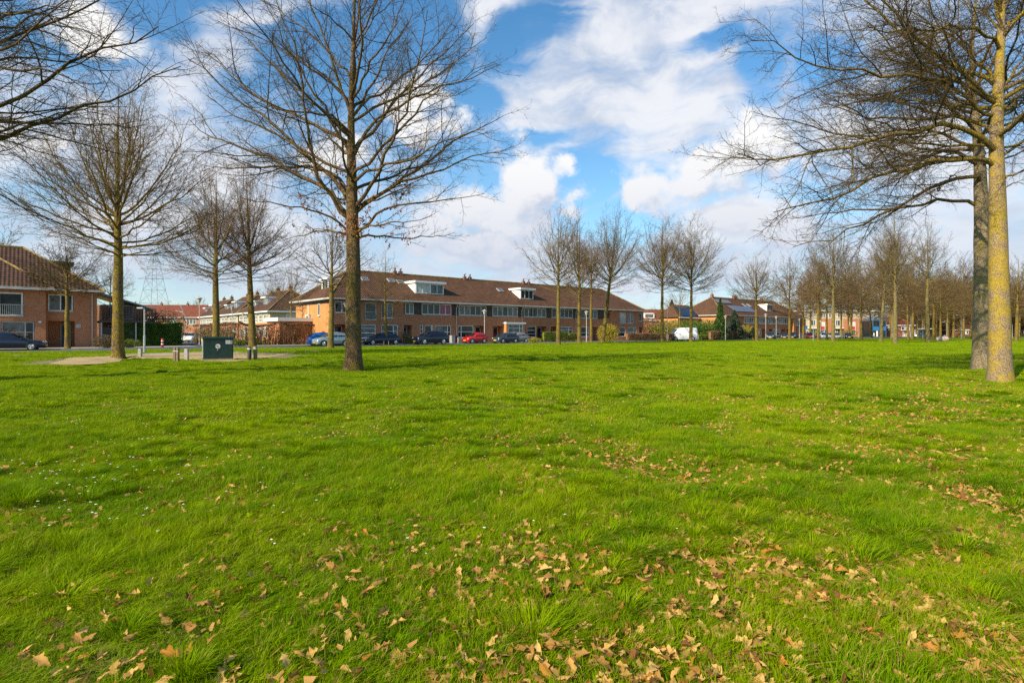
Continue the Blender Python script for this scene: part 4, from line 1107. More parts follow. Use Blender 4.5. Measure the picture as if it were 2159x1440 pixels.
def hip_roof(root, x0, x1, y0, y1, ze, h, ins0, ins1, tiles='tiles', gut=True, fascia='fascia', ridge='ridge', name='roof'):
    """hipped roof over an eave rectangle; ins0 and ins1: how far the ridge ends stand in"""
    ym = (y0+y1)/2; A, B_, C_, D_ = (x0, y0, ze), (x1, y0, ze), (x1, y1, ze), (x0, y1, ze); R0, R1 = (x0+ins0, ym, ze+h), (x1-ins1, ym, ze+h)
    b = MB(); sl = math.hypot(ym-y0, h)

    def uvs(pts, ax, run, base):
        return [((p[0] if ax == 0 else p[1]), (p[2]-ze)/h*run) for p in pts]
    P = [A, B_, R1, R0]; b.poly(P, uvs(P, 0, sl, 0)); P = [C_, D_, R0, R1]; b.poly(P, uvs(P, 0, sl, 0))
    P = [D_, A, R0]; b.poly(P, uvs(P, 1, math.hypot(max(ins0, .01), h), 0)); P = [B_, C_, R1]; b.poly(P, uvs(P, 1, math.hypot(max(ins1, .01), h), 0))
    b.poly([(x0, y0, ze-.02), (x0, y1, ze-.02), (x1, y1, ze-.02), (x1, y0, ze-.02)])
    r = b.build(name, M[tiles], root)
    k = MB()
    k.tube([R0, R1], .13, 6)
    for p, q in ((A, R0), (D_, R0), (B_, R1), (C_, R1)): k.tube([(p[0], p[1], p[2]+.02), q], .11, 6)
    k.build('ridge', M[ridge], r)
    if gut:
        s = MB(); t_ = .2 if fascia == 'white' else .13
        s.box(x0-.07, x1+.07, y0-.07, y0-.003, ze-t_, ze+.05); s.box(x0-.07, x1+.07, y1+.003, y1+.07, ze-t_, ze+.05)
        s.box(x0-.07, x0-.003, y0-.003, y1+.003, ze-t_, ze+.05); s.box(x1+.003, x1+.07, y0-.003, y1+.003, ze-t_, ze+.05)
        s.box(x0, x1, y0, y1, ze-t_, ze-.04)
        s.build('gutter', M[fascia], root)
    return r


def dormer(root, x0, x1, y, z0, z1, depth, lights, panes, over=.35):
    b = MB(); b.box(x0, x1, y, y+depth, z0, z1); d = b.build('dormer', M['white'], root)
    r = MB(); r.box(x0-over*.6, x1+over*.6, y-over, y+depth, z1, z1+.30); r.build('dormer_roof', M['white'], d)
    f = MB(); n = len(lights)-1
    a0 = x0+.14; W = x1-x0-.28
    for i, q in enumerate(lights):
        f.box(a0+W*q-.04, a0+W*q+.04, y-.05, y-.002, z0+.12, z1-.10)
    f.box(a0, a0+W, y-.046, y-.003, z0+.1, z0+.18); f.box(a0, a0+W, y-.046, y-.003, z1-.16, z1-.08)
    f.build('window_frame', M['white'], d)
    for i in range(n):
        p = MB(); p.box(a0+W*lights[i]+.04, a0+W*lights[i+1]-.04, y-.022, y-.004, z0+.16, z1-.14); p.build('pane', M[panes[i]], d)
    return d


def skylight(root, x, y, z, slope, w=.8, l=1.0, m='glass'):
    b = MB(); c, s = math.cos(slope), math.sin(slope)
    def P(a, e, n): return (x+a, y+e*c-n*s, z+e*s+n*c)
    def bx(b, a0, a1, e0, e1, n0, n1):
        q = [P(a, e, n) for n in (n0, n1) for a, e in ((a0, e0), (a1, e0), (a1, e1), (a0, e1))]
        for f in ((4, 5, 6, 7), (0, 1, 5, 4), (1, 2, 6, 5), (2, 3, 7, 6), (3, 0, 4, 7)): b.poly([q[i] for i in f])
    bx(b, 0, w, 0, l, 0, .10); o = b.build('skylight', M['greyboard'], root)
    g_ = MB(); bx(g_, .08, w-.08, .08, l-.08, .101, .112); g_.build('pane', M['glass2'], o)
    return o


def solar(root, x, y, z, slope, w, l, nx, ny):
    o = None
    c, s = math.cos(slope), math.sin(slope)
    b = MB()
    for i in range(nx):
        for j in range(ny):
            a0, a1, e0, e1 = w*i/nx, w*(i+1)/nx-.04, l*j/ny, l*(j+1)/ny-.04
            q = [(x+a, y+e*c-n*s, z+e*s+n*c) for n in (.06, .11) for a, e in ((a0, e0), (a1, e0), (a1, e1), (a0, e1))]
            for f in ((4, 5, 6, 7), (0, 1, 5, 4), (1, 2, 6, 5), (2, 3, 7, 6), (3, 0, 4, 7)): b.poly([q[k] for k in f])
    return b.build('solar_panels', M['solar'], root)


def chimney(root, x, y, z0, z1, w=.45, m='brick_dark'):
    b = MB().box(x-w/2, x+w/2, y-w/2, y+w/2, z0, z1); o = b.build('chimney', M[m], root)
    MB().lathe([(.0, 0), (.13, 0), (.12, .30), (.20, .34), (.20, .44), (0, .5)], (x, y, z1), 8).build('chimney_pot', M['greyboard'], o, True)
    return o


# ---- the long terrace
OW = S(.6, .6); Dh = Fr((OW.x, OW.y), ANG, 'terraced_house_row', 'long brick terrace with brown tiled hip roof and two white dormers behind the parked cars', 'building')
R_ = Dh.root; Ltot = Dh.u(1355); Wd = 12.0; ZE = 5.55; U = Dh.u
RB = .35     # the middle houses stand this far back upstairs
zg0, zg1 = .75, 2.45
holes = []; wins = []
# ground floor: porches (px0, px1, door material) and windows (px0, px1, lights, bars)
porch = [(705, 731, 'door_red'), (852, 869, 'door_blue'), (1001, 1024, 'door_dark'), (1038, 1061, 'door_red'), (1133, 1153, 'door_dark'), (1162, 1176, 'door_dark'), (1247, 1262, 'door_red'), (1346, 1353, 'door_dark')]
gwin = [(742, 793, [0, .3, 1], (.38, .72)), (805, 840, [0, .28, .72, 1], (.5,)), (886, 893, 1, (.35, .68)), (896, 914, [0, .82, 1], ()), (918, 952, [0, .78, 1], (.45,)), (966, 999, [0, .22, 1], (.48,)),
        (1112, 1131, 1, (.3, .62)), (1182, 1208, [0, .72, 1], (.33, .68)), (1226, 1243, [0, .75, 1], (.4,)), (1303, 1317, 1, (.45,)), (1322, 1340, [0, .75, 1], (.5,))]
for a, b_, dm in porch: holes.append((U(a), U(b_), 0.02, 2.42, 1.3))
for a, b_, l, br in gwin: holes.append((U(a), U(b_), zg0, zg1))
bw = MB(); ym = U(851); ye = U(1286)
upL = [(707, 722, 1, 3.85, 5.2, ['glass']), (723, 746, [0, .5, 1], 3.85, 5.2, ['glass', 'glass2']), (771, 794, 1, 3.05, 5.15, ['glass']), (805, 829, [0, .5, 1], 3.3, 5.15, ['glass', 'glass2'])]
upR = [(1305, 1318, 1, 3.1, 5.05, ['blind']), (1322, 1334, [0, .5, 1], 3.15, 5.0, ['glass2']), (1346, 1352, 1, 3.6, 5.1, ['glass'])]
hl = [h for h in holes if h[0] < ym]; hm = [h for h in holes if ym <= h[0] < ye]; hr = [h for h in holes if h[0] >= ye]
hl += [(U(a), U(b_), c0, c1) for a, b_, l, c0, c1, p_ in upL]; hr += [(U(a), U(b_), c0, c1) for a, b_, l, c0, c1, p_ in upR]
wall_grid(bw, 0, ym, 0, ZE-.2, 0, hl); wall_grid(bw, ym, ye, 0, 3.82, 0, hm); wall_grid(bw, ye, Ltot, 0, ZE-.2, -.25, [(h[0], h[1], h[2], h[3], *h[4:]) for h in hr])
bw.poly([(ye, -.25, 0), (ye, -.25, ZE-.2), (ye, 0, ZE-.2), (ye, 0, 0)][::-1])
bw.poly([(ym, 0, 3.82), (ye, 0, 3.82), (ye, RB, 3.82), (ym, RB, 3.82)])
bw.poly([(ym, 0, 3.82), (ym, RB, 3.82), (ym, RB, ZE-.2), (ym, 0, ZE-.2)]); bw.poly([(ye, RB, 3.82), (ye, 0, 3.82), (ye, 0, ZE-.2), (ye, RB, ZE-.2)])
bw.poly([(ym, RB, 3.82), (ye, RB, 3.82), (ye, RB, ZE-.2), (ym, RB, ZE-.2)])
bw.poly([(Ltot, -.25, 0), (Ltot, Wd, 0), (Ltot, Wd, ZE-.2), (Ltot, -.25, ZE-.2)]); bw.poly([(Ltot, Wd, 0), (0, Wd, 0), (0, Wd, ZE-.2), (Ltot, Wd, ZE-.2)])
bw.build('wall', M['brick'], R_)
sw = MB(); sw.poly([(0, Wd, 0), (0, 0, 0), (0, 0, ZE-.55), (0, Wd, ZE-.55)]); sw.build('side_wall', M['brick_sunlit'], R_)  # end wall facing the sun, its sunlit orange painted in
b3 = MB(); b3.box(-.03, .0, 0, Wd, ZE-.55, ZE-.2); b3.build('eave_board', M['darkpanel'], R_)
for a, b_, dm in porch:
    y = 1.28 if a < 1290 else 1.0; w = U(b_)-U(a); x1 = U(b_)
    door(R_, x1-min(1.0, w*.75), x1-.02, 2.3, y, dm)
for i, (a, b_, l, br) in enumerate(gwin):
    window(R_, U(a)+.01, U(b_)-.01, zg0+.01, zg1-.01, .12 if a < 1290 else -.13, l, br, [['glass', 'glass2'], ['glass2', 'glass'], ['glass']][i % 3], fw=.08)
for a, b_, l, c0, c1, p_ in upL: window(R_, U(a)+.01, U(b_)-.01, c0+.01, c1-.01, .12, l, (), p_)
for a, b_, l, c0, c1, p_ in upR: window(R_, U(a)+.01, U(b_)-.01, c0+.01, c1-.01, -.13, l, (), p_)
# the balcony rails of the tall windows
for a, b_, z0, y in ((771, 794, 3.05, -.06), (1305, 1318, 3.1, -.33)):
    r_ = MB(); x0, x1 = U(a), U(b_)
    r_.box(x0-.05, x1+.05, y-.03, y, z0+.95, z0+1.0); r_.box(x0-.05, x1+.05, y-.03, y, z0, z0+.05)
    for q in np.arange(x0, x1, .12): r_.box(q, q+.02, y-.02, y-.005, z0+.05, z0+.95)
    r_.build('railing', M['metal'], R_)
# the window band upstairs
band = [(854, 872, 2, ['glass', 'glass2']), (889, 951, 5, ['glass', 'glass', 'glass', 'pink', 'pink']), (967, 1025, 5, ['glass2', 'glass2', 'glass', 'glass', 'glass']), (1038, 1091, 5, ['glass2', 'glass2', 'glass', 'glass2', 'glass2']),
        (1104, 1151, 5, ['glass', 'glass', 'glass', 'glass2', 'glass2']), (1163, 1207, 5, ['glass', 'glass2', 'glass', 'glass', 'glass']), (1224, 1259, 4, ['glass2', 'glass', 'glass2', 'glass2']), (1273, 1284, 1, ['glass'])]
pv = U(852, RB)
for a, b_, n, p_ in band:
    x0, x1 = U(a, RB), U(b_, RB)
    if x0-pv > .15:
        c_ = MB().box(pv+.01, x0-.01, RB-.10, RB-.003, 3.9, ZE-.2); c_.build('cladding', M['darkpanel'], R_)
    window(R_, x0, x1, 3.9, ZE-.22, RB-.06, n, (), p_, fw=.075); pv = x1
for px in (962, 1100, 1214, 1290):                      # rain pipes
    x = U(px); MB().tube([(x, -.45, ZE-.15), (x, -.1, ZE-.7), (x, -.1, 0.1)], .045, 6).build('drainpipe', M['fascia'], R_)
# bay window
x0, x1 = U(1068, -.8), U(1107, -.8)
bb = MB().box(x0, x0+.35, -.8, -.003, 0, 2.75); bb.box(x1-.35, x1, -.8, -.003, 0, 2.75); bb.box(x0+.35, x1-.35, -.72, -.003, 0, .85); bay = bb.build('bay', M['brick_sunlit'], R_)  # bay brick carries the sunlit tone in its colour
MB().box(x0-.12, x1+.12, -.95, .0, 2.75, 3.0).build('bay_roof', M['white'], bay)
window(R_, x0+.36, x1-.36, .86, 2.74, -.70, [0, .78, 1], (.33, .66), ['glass2'], fw=.1)
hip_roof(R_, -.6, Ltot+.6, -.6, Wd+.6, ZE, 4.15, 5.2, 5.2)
SL = 4.15/((Wd+1.2)/2); TH = math.atan(SL)
def ry(y): return ZE+(y+.6)*SL
yd = 1.25; x0, x1 = U(876, yd), U(936, yd); dormer(R_, x0, x1, yd, ry(yd)-.05, ry(yd)+1.45, 2.6, [0, .24, .5, .53, .77, 1], ['blind', 'blind', 'white', 'glass2', 'glass2'])
x0, x1 = U(1097, yd), U(1125, yd); dormer(R_, x0, x1, yd, ry(yd)-.05, ry(yd)+1.45, 2.6, [0, .33, .66, 1], ['glass', 'glass', 'glass'])
# dormer on the left hip
dl = MB().box(1.3, 3.9, 4.2, 6.4, 6.7, 8.2); dl_ = dl.build('dormer', M['white'], R_); MB().box(1.05, 4.0, 4.0, 6.6, 8.2, 8.38).build('dormer_roof', M['white'], dl_)
for q in (4.5, 5.35): MB().box(1.27, 1.297, q, q+.7, 6.95, 8.05).build('pane', M['glass'], dl_)
for px, y in ((765, 3.6), (821, 3.7), (841, 3.5), (1053, 3.0)): skylight(R_, U(px, y), y, ry(y), TH, 1.0, .95)
for px, y, dz in ((833, 5.9, .75), (845, 5.9, .75), (980, 5.9, .7), (991, 5.9, .7), (1104, 5.9, .75), (1115, 5.9, .6), (1197, 5.9, .7)): chimney(R_, U(px, y), y, 8.9, 9.75+dz*.45)
# left side: window, air conditioner, flue and the flat extension behind the hedge
window(R_, 3.6, 4.2, 3.55, 5.0, -.02, 1, (), ['glass'], side=True)
ac = MB().box(-.36, -.02, 6.6, 7.6, 3.0, 3.75); ac_ = ac.build('air_conditioner', M['fascia'], R_); MB().lathe([(.0, 0), (.26, 0), (.26, .02), (.0, .03)], (0, 0, 0), 12).build('fan', M['black'], ac_)
fan = [o for o in COL.objects if o.name == 'fan'][0]; fan.rotation_euler = (0, -math.pi/2, 0); fan.location = (-.365, 7.0, 3.37)
MB().tube([(-.08, 7.3, 3.8), (-.08, 7.3, 5.0)], .06, 8).build('flue_pipe', M['white'], R_)
xe_ = Dh.u(586, 6.0); e_ = MB().box(xe_+.3, -.01, 6.3, 11.0, 0, 2.85); ext = e_.build('extension', M['brick'], R_); MB().box(xe_, -.02, 6.0, 11.3, 2.85, 3.3).build('extension_roof', M['white'], ext)

# ---- stepped terrace across the side street: three blocks in a row whose fronts face the sun
P0 = at(573, 107); OA = ANG+math.pi/2
for k, (lab) in enumerate(('nearest hipped block of the pale stepped terrace, behind the brown hedge', 'middle block of the pale stepped terrace, between two mossy trunks', 'farthest block of the pale stepped terrace, behind the green cabinet and street lantern')):
    o = P0+Vector((-DY, DX, 0))*(1.0+21.5*k)
    # x runs away from the camera along the street, the front looks to the left: mirror by building behind +y
    fr = Fr((o.x, o.y), OA, 'terraced_house_block', lab, 'building', 'stepped blocks of the pale terrace'); r = fr.root
    Lk, Wk = 20.5, 11.0
    # front plane is y = 0 facing +y (to the street); the body lies at y < 0
    w = MB(); w.box(0, Lk, -Wk, 0, 0, 3.3); w.build('wall', M['brick'], r)
    w = MB(); w.box(.02, Lk-.02, -Wk+.02, -.02, 3.3, 5.35); w.build('upper_wall', M['brick_pale'], r)
    def wy(a, b_, z0, z1, n, panes, bars=()):
        f = MB(); xs = np.linspace(a, b_, n+1)
        for i, q in enumerate(xs): f.box(q-.07, q+.07, .002, .07, z0, z1)
        f.box(a+.07, b_-.07, .003, .06, z0, z0+.12); f.box(a+.07, b_-.07, .003, .06, z1-.12, z1)
        for q in bars: f.box(a+.07, b_-.07, .004, .058, z0+(z1-z0)*q-.05, z0+(z1-z0)*q+.05)
        fo = f.build('window', M['white'], r)
        for i in range(n): MB().box(xs[i]+.05, xs[i+1]-.05, .001, .02, z0+.05, z1-.05).build('pane', M[panes[i % len(panes)]], fo)
    for h in range(3):
        a = 1.0+h*6.6
        wy(a, a+2.4, 3.55, 5.0, 3, ['glass2', 'glass2', 'glass'], (.4,)); wy(a+3.2, a+5.4, 3.55, 5.0, 3, ['glass2', 'glass'], (.4,))
        wy(a, a+2.6, .5, 2.7, 2, ['glass', 'blind'], (.55,)); wy(a+3.6, a+4.6, .05, 2.3, 1, ['door_dark'])
        wy(a+5.0, a+5.6, 1.2, 2.4, 1, ['glass'])
    # end windows towards the camera side
    if k == 0:
        f = MB(); f.box(-.06, -.003, -6.4, -3.0, 3.5, 5.1); fo = f.build('window', M['white'], r)
        MB().box(-.075, -.062, -6.2, -4.8, 3.65, 4.95).build('pane', M['glass2'], fo); MB().box(-.075, -.062, -4.6, -3.2, 3.65, 4.95).build('pane', M['blind'], fo)
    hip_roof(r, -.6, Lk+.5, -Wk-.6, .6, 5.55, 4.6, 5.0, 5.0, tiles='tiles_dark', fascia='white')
    dm = MB().box(6.5, 9.0, -3.6, -1.5, 6.6, 8.4); d_ = dm.build('dormer', M['white'], r); MB().box(6.2, 9.3, -3.8, -1.1, 8.4, 8.65).build('dormer_roof', M['white'], d_)
    for q in (6.7, 7.5, 8.3): MB().box(q, q+.6, -1.497, -1.48, 6.95, 8.2).build('pane', M['glass'], d_)
    dm = MB().box(13.6, 15.6, -3.2, -1.4, 6.5, 7.9); d_ = dm.build('dormer', M['white'], r); MB().box(13.3, 15.9, -3.4, -1.1, 7.9, 8.15).build('dormer_roof', M['white'], d_)
    for q in (13.8, 14.7): MB().box(q, q+.7, -1.397, -1.38, 6.75, 7.7).build('pane', M['glass'], d_)
    chimney(r, 5.2, -5.6, 9.6, 10.8, .7); chimney(r, 12.6, -5.6, 9.8, 10.8, .7)
    if k == 1: solar(r, 2.5, .4, 5.9, TH, .1, .1, 1, 1)

# ---- far red roofed row on the left
o = at(214, 150); fr = Fr((o.x, o.y), math.radians(2), 'terraced_house_row', 'distant row with a long red tiled roof beyond the dark green hedge', 'building'); r = fr.root
MB().box(0, 36, 0, 9, 0, 5.3).build('wall', M['brick'], r)
for q in (1.5, 6.5, 11.5, 17, 22, 27, 32): window(r, q, q+2.6, 3.6, 5.0, -.04, 3, (), ['glass2'], fw=.1)
hip_roof(r, -.5, 36.5, -.5, 9.5, 5.5, 3.4, .6, 6, tiles='tiles_red', ridge='tiles_red')
for q in (6, 13, 20, 27): chimney(r, q, 4.5, 8.5, 9.5, .5)

# ---- brick house at the far left
A0 = at(222, 56.6); av = S(0, 0); rel = A0-SO; ua = rel.x*DX+rel.y*DY; va = -rel.x*DY+rel.y*DX
OA2 = S(ua-16, va+.6); fr = Fr((OA2.x, OA2.y), ANG, 'brick_house', 'brick house with a steep brown tiled roof and balcony window at the far left', 'house'); r = fr.root; UA = fr.u
xe = 15.4; xm = UA(97, -.9)
w = MB()
wall_grid(w, xm, xe, 0, 5.35, 0, [(UA(101), UA(158), 0.02, 2.55, 1.6), (UA(101), UA(155), 3.5, 5.1)]); 
wx0 = UA(-70, -.9); wall_grid(w, wx0, xm, 0, 5.35, -.9, [(UA(-5, -.9), UA(50, -.9), 2.95, 5.1), (UA(2, -.9), UA(74, -.9), .65, 2.45)])
w.poly([(xm, -.9, 0), (xm, 0, 0), (xm, 0, 5.35), (xm, -.9, 5.35)]); w.poly([(xe, 0, 0), (xe, 9, 0), (xe, 9, 5.35), (xe, 0, 5.35)])
w.poly([(xe, 9, 0), (wx0, 9, 0), (wx0, 9, 5.35), (xe, 9, 5.35)]); w.poly([(wx0, 9, 0), (wx0, -.9, 0), (wx0, -.9, 5.35), (wx0, 9, 5.35)])
w.build('wall', M['brick'], r)
window(r, UA(-4, -.9), UA(49, -.9), 2.96, 5.09, -.78, 1, (), ['glass'], fw=.13)
window(r, UA(3, -.9), UA(73, -.9), .66, 2.44, -.78, [0, .72, 1], (.45,), ['glass2', 'glass'], fw=.1, frame='greyboard')
window(r, UA(102), UA(154), 3.51, 5.09, .12, [0, .5, 1], (), ['glass2', 'glass'], fw=.09)
rl = MB(); x0, x1 = UA(-5, -1), UA(51, -1)
for zz in (2.95, 3.95): rl.box(x0, x1, -1.02, -.97, zz, zz+.05)
for q in np.arange(x0+.05, x1, .14): rl.box(q, q+.03, -1.01, -.98, 3.0, 3.95)
rl.build('railing', M['fascia'], r)
door(r, UA(128, 1.5), UA(150, 1.5), 2.3, 1.55, 'door_dark', 'greyboard')
MB().box(UA(160), UA(171), -.05, -.01, 1.9, 2.25).build('wall_sign', M['greyboard'], r)
MB().box(UA(82, -.9), UA(88, -.9), -1.1, -.91, 2.35, 2.5).build('wall_lamp', M['white'], r)
hip_roof(r, -9, 16, -.6, 11.4, 5.55, 4.4, 4, 6.2, tiles='tiles_dark')
r2 = MB(); zz = 5.55; a0, a1 = wx0-.6, xm+.6; xm_ = (a0+a1)/2 if False else a1-7.2
pts = [(a0, -1.5, zz+.02), (a1, -1.5, zz+.02), (a1-6.2, 5.2, zz+4.55)]
r2.poly(pts, [(p[0], (p[2]-zz)*1.7) for p in pts]); pts = [(a1, -1.5, zz+.02), (a1+.02, 6.8, zz+.02), (a1-6.2, 5.2, zz+4.55)]; r2.poly(pts, [(p[1], (p[2]-zz)*1.7) for p in pts])
r2.poly([(a0, -1.5, zz), (a0, 2, zz), (a1, 2, zz), (a1, -1.5, zz)])
rr = r2.build('front_roof', M['tiles_dark'], r); MB().tube([(a1, -1.5, zz+.05), (a1-6.2, 5.2, zz+4.6)], .11, 6).build('ridge', M['ridge'], rr)
MB().box(a0, a1+.06, -1.57, -1.5, 5.36, 5.6).build('gutter', M['fascia'], r)
chimney(r, 3.4, 5.4, 9.7, 10.6, .8)
dd = MB().box(11.6, 13.6, 5.9, 8.4, 6.6, 8.6); d_ = dd.build('dormer', M['darkpanel'], r); MB().box(11.3, 13.9, 5.6, 8.6, 8.6, 8.85).build('dormer_roof', M['darkpanel'], d_)
MB().tube([(15.0, -.08, 5.3), (15.0, -.08, .1)], .045, 6).build('drainpipe', M['fascia'], r)
# carport with its gate beside the house
fr2 = Fr((fr.O.x+15.6*DX, fr.O.y+15.6*DY), ANG, 'carport', 'flat roofed carport with a dark double gate beside the left brick house', 'carport'); r = fr2.root
MB().box(0, 3.6, 0, 5, 2.45, 2.62).build('roof', M['darkpanel'], r)
for q in (0.1, 3.0): MB().box(q, q+.12, .05, .17, 0, 2.45).build('post', M['greyboard'], r)
gt = MB(); 
for q in np.arange(.3, 2.85, .125): gt.box(q, q+.11, .3, .34, .05, 1.95)
gt.box(.25, 2.9, .341, .40, .3, .4); gt.box(.25, 2.9, .341, .40, 1.6, 1.7); gt.build('gate', M['door_dark'], r)
# second house behind with slatted balcony
o = S(ua+.5, va+9.5); fr = Fr((o.x, o.y), ANG, 'brick_house', 'second brick house with slatted balcony rail behind the carport', 'house'); r = fr.root
MB().box(0, 4.0, 0, 7, 0, 4.6).build('wall', M['brick'], r)
window(r, .6, 3.0, 3.0, 4.5, -.04, 2, (), ['glass'], frame='greyboard'); window(r, .6, 3.4, .8, 2.2, -.04, 3, (), ['glass', 'glass2'])
sl = MB(); sl.box(-.2, 5.0, -1.25, -1.15, 2.62, 2.8)
for q in np.arange(-.1, 5.0, .28): sl.box(q, q+.11, -1.24, -1.18, 2.8, 4.25)
sl.box(-.2, 5.0, -1.16, 0, 2.62, 2.7)
sl.build('railing', M['slat'], r)
rf = MB(); rf.prism([(-1.2, 6.3), (5.2, 4.2), (5.2, 4.05), (-1.2, 6.1)], -.5, 8); rf.build('roof', M['greyboard'], r)

# ---- small far house between the terraces
o = at(1352, 165); fr = Fr((o.x, o.y), math.radians(8), 'house', 'far small house with red roof and white dormers left of the white van', 'house'); r = fr.root
MB().box(0, 13, 0, 8, 0, 5.0).build('wall', M['brick_sunlit'], r); hip_roof(r, -.5, 13.5, -.5, 8.5, 5.1, 3.2, .6, .6, tiles='tiles_red', fascia='white')
for q in (1.0, 8.0):
    d = MB().box(q, q+3.2, .3, 2.6, 5.5, 7.2).build('dormer', M['white'], r); MB().box(q+.4, q+2.8, .27, .297, 5.9, 6.9).build('pane', M['glass2'], d)

# ---- second terrace on the right
P1 = at(1525, 131); fr = Fr((P1.x, P1.y), ANG, 'terraced_house_row', 'second brick terrace with solar panels behind the fir trees', 'building'); r = fr.root; U2 = fr.u
L2 = U2(1697)-.6; W2 = 12
w = MB(); hs = []
for a, b_ in ((1607, 1614), (1622, 1629), (1648, 1657), (1659, 1667)): hs.append((U2(a), U2(b_), .02, 2.4, 1.2))
for a, b_ in ((1598, 1606), (1630, 1646), (1671, 1679), (1683, 1690)): hs.append((U2(a), U2(b_), .8, 2.4))
wall_grid(w, 0, L2, 0, 5.35, 0, hs); w.poly([(0, W2, 0), (0, 0, 0), (0, 0, 5.35), (0, W2, 5.35)]); w.poly([(L2, 0, 0), (L2, W2, 0), (L2, W2, 5.35), (L2, 0, 5.35)]); w.poly([(L2, W2, 0), (0, W2, 0), (0, W2, 5.35), (L2, W2, 5.35)])
w.build('wall', M['brick'], r)
for h in hs[4:]: window(r, h[0]+.01, h[1]-.01, .82, 2.38, .12, 2, (.4,), ['glass2', 'glass'], fw=.1)
for h in hs[:4]: door(r, h[0]+.1, h[0]+1.1, 2.3, 1.15, 'door_dark')
for a, b_, n in ((1569, 1593, 5), (1600, 1616, 4), (1620, 1636, 4), (1640, 1667, 6)): window(r, U2(a), U2(b_), 3.7, 5.2, -.04, n, (), ['glass', 'glass2', 'glass'], fw=.12)
window(r, U2(1677), U2(1685), 3.4, 5.1, -.04, 2, (), ['glass2'], fw=.12)
MB().box(U2(1669), U2(1673), -.6, -.003, 0, 5.3).build('pier', M['brick_sunlit'], r); MB().box(L2-1.2, L2-.1, -.6, -.003, 0, 5.3).build('pier', M['brick_sunlit'], r)  # piers take the brick colour brightened for sun
window(r, 6.4, 7.8, 3.4, 5.0, -.03, 1, (), ['glass'], side=True, fw=.12)
w = MB().box(-.02, -.0, 0, W2, 0, 5.3); w.build('side_wall', M['brick_sunlit'], r)  # sunlit tone of the brick painted over this end
hip_roof(r, -.6, L2+.6, -.6, W2+.6, 5.55, 4.6, 6.0, 6.0)
sl2 = math.atan(4.6/6.6)
solar(r, 6.5, .7, 6.5, sl2, 11, 2.6, 8, 2); solar(r, 4.0, 3.7, 8.6, sl2, 7, 1.6, 5, 1)
yd = 1.6; zz = 5.55+(yd+.6)*4.6/6.6; dormer(r, U2(1617, yd), U2(1630, yd), yd, zz, zz+1.6, 2.6, [0, .5, 1], ['glass2', 'glass2'])
for px in (1572, 1582): skylight(r, U2(px, 3), 3, 5.55+3.6*4.6/6.6, sl2, 1.1, 1.3)
for px in (1668, 1684): skylight(r, U2(px, 3.4), 3.4, 5.55+4.0*4.6/6.6, sl2, 1.0, 1.0)
for q in (5.5, 16, 17, 31): chimney(r, q, 6.0, 9.6, 10.9, .6)
# its low side wing with solar roof
a1 = MB().prism([(-9.5, 4.9), (-.65, 4.9), (-.65, 5.4), (-.65, 8.2), (-8.5, 8.2)], 3.6, 3.7) if False else None
wing = MB().box(-9.0, -.03, 6.0, 11.0, 0, 4.9).build('side_wing', M['brick_sunlit'], r)
rw = MB(); P = [(-9.5, 5.4, 5.0), (-.62, 5.4, 5.0), (-.62, 8.6, 8.0), (-7.5, 8.6, 8.0)]; rw.poly(P, [(p[0], (p[2]-5)*1.46) for p in P]); P = [(-9.5, 5.4, 5.0), (-7.5, 8.6, 8.0), (-9.5, 11.6, 5.0)]; rw.poly(P[::-1], [(p[1], (p[2]-5)*1.46) for p in P])
P = [(-.62, 11.6, 5.0), (-9.5, 11.6, 5.0), (-7.5, 8.6, 8.0), (-.62, 8.6, 8.0)]; rw.poly(P, [(p[0], (p[2]-5)*1.46) for p in P]); rwo = rw.build('wing_roof', M['tiles'], wing)
MB().box(-9.6, -.7, 5.3, 5.39, 4.75, 5.05).build('gutter', M['white'], wing)
solar(wing, -7.8, 5.6, 5.25, math.atan(3/3.2), 6.8, 3.2, 7, 2)

# ---- apartment block and its neighbours
o = at(1668, 212); fr = Fr((o.x, o.y), math.radians(-2), 'apartment_building', 'three storey yellow and red brick apartment block with red panels behind the far car park', 'building'); r = fr.root; U3 = fr.u; xL = U3(1852)
MB().box(0, xL, 0, 12, 0, 9.3).build('wall', M['brick_pale'], r)
MB().box(-.5, xL+.4, -.6, 12.5, 9.3, 9.7).build('roof', M['white'], r)
for a, b_ in ((1725, 1752), (1778, 1822), (1830, 1841)):
    MB().box(U3(a), U3(b_), -.9, -.003, 0, 6.6 if a != 1830 else 9).build('brick_bay', M['brick' if a != 1830 else 'concrete'], r)
for a, b_ in ((1731, 1740), (1790, 1804)):
    f = MB().box(U3(a, -.9), U3(b_, -.9), -1.02, -.903, .8, 5.4).build('window', M['white'], r)
    MB().box(U3(a+1, -.9), U3(b_-1, -.9), -1.05, -1.022, 3.9, 5.2).build('pane', M['blind'], f); MB().box(U3(a+1, -.9), U3(b_-1, -.9), -1.05, -1.022, 2.7, 3.8).build('red_panel', M['redpaint'], f); MB().box(U3(a+1, -.9), U3(b_-1, -.9), -1.05, -1.022, .9, 2.6).build('pane', M['glass2'], f)
for px in (1694, 1708, 1731, 1747, 1766, 1790, 1812): window(r, U3(px), U3(px+9), 7.0, 8.8, -.05, 3, (), ['glass', 'glass2', 'glass'], fw=.10)
for px in (1706, 1762): window(r, U3(px), U3(px+14), 4.0, 6.2, -.05, 3, (), ['glass2', 'glass', 'glass2'], fw=.12); window(r, U3(px), U3(px+14), 1.0, 2.8, -.05, 3, (), ['glass2', 'glass'], fw=.12)
for px in (1702, 1757): MB().box(U3(px), U3(px+20), -1.1, -.06, 3.0, 3.25).build('balcony', M['white'], r)
o = at(1841, 196); fr = Fr((o.x, o.y), 0, 'entrance_pavilion', 'blue framed glass entrance with an arched top beside the apartment block', 'building'); r = fr.root
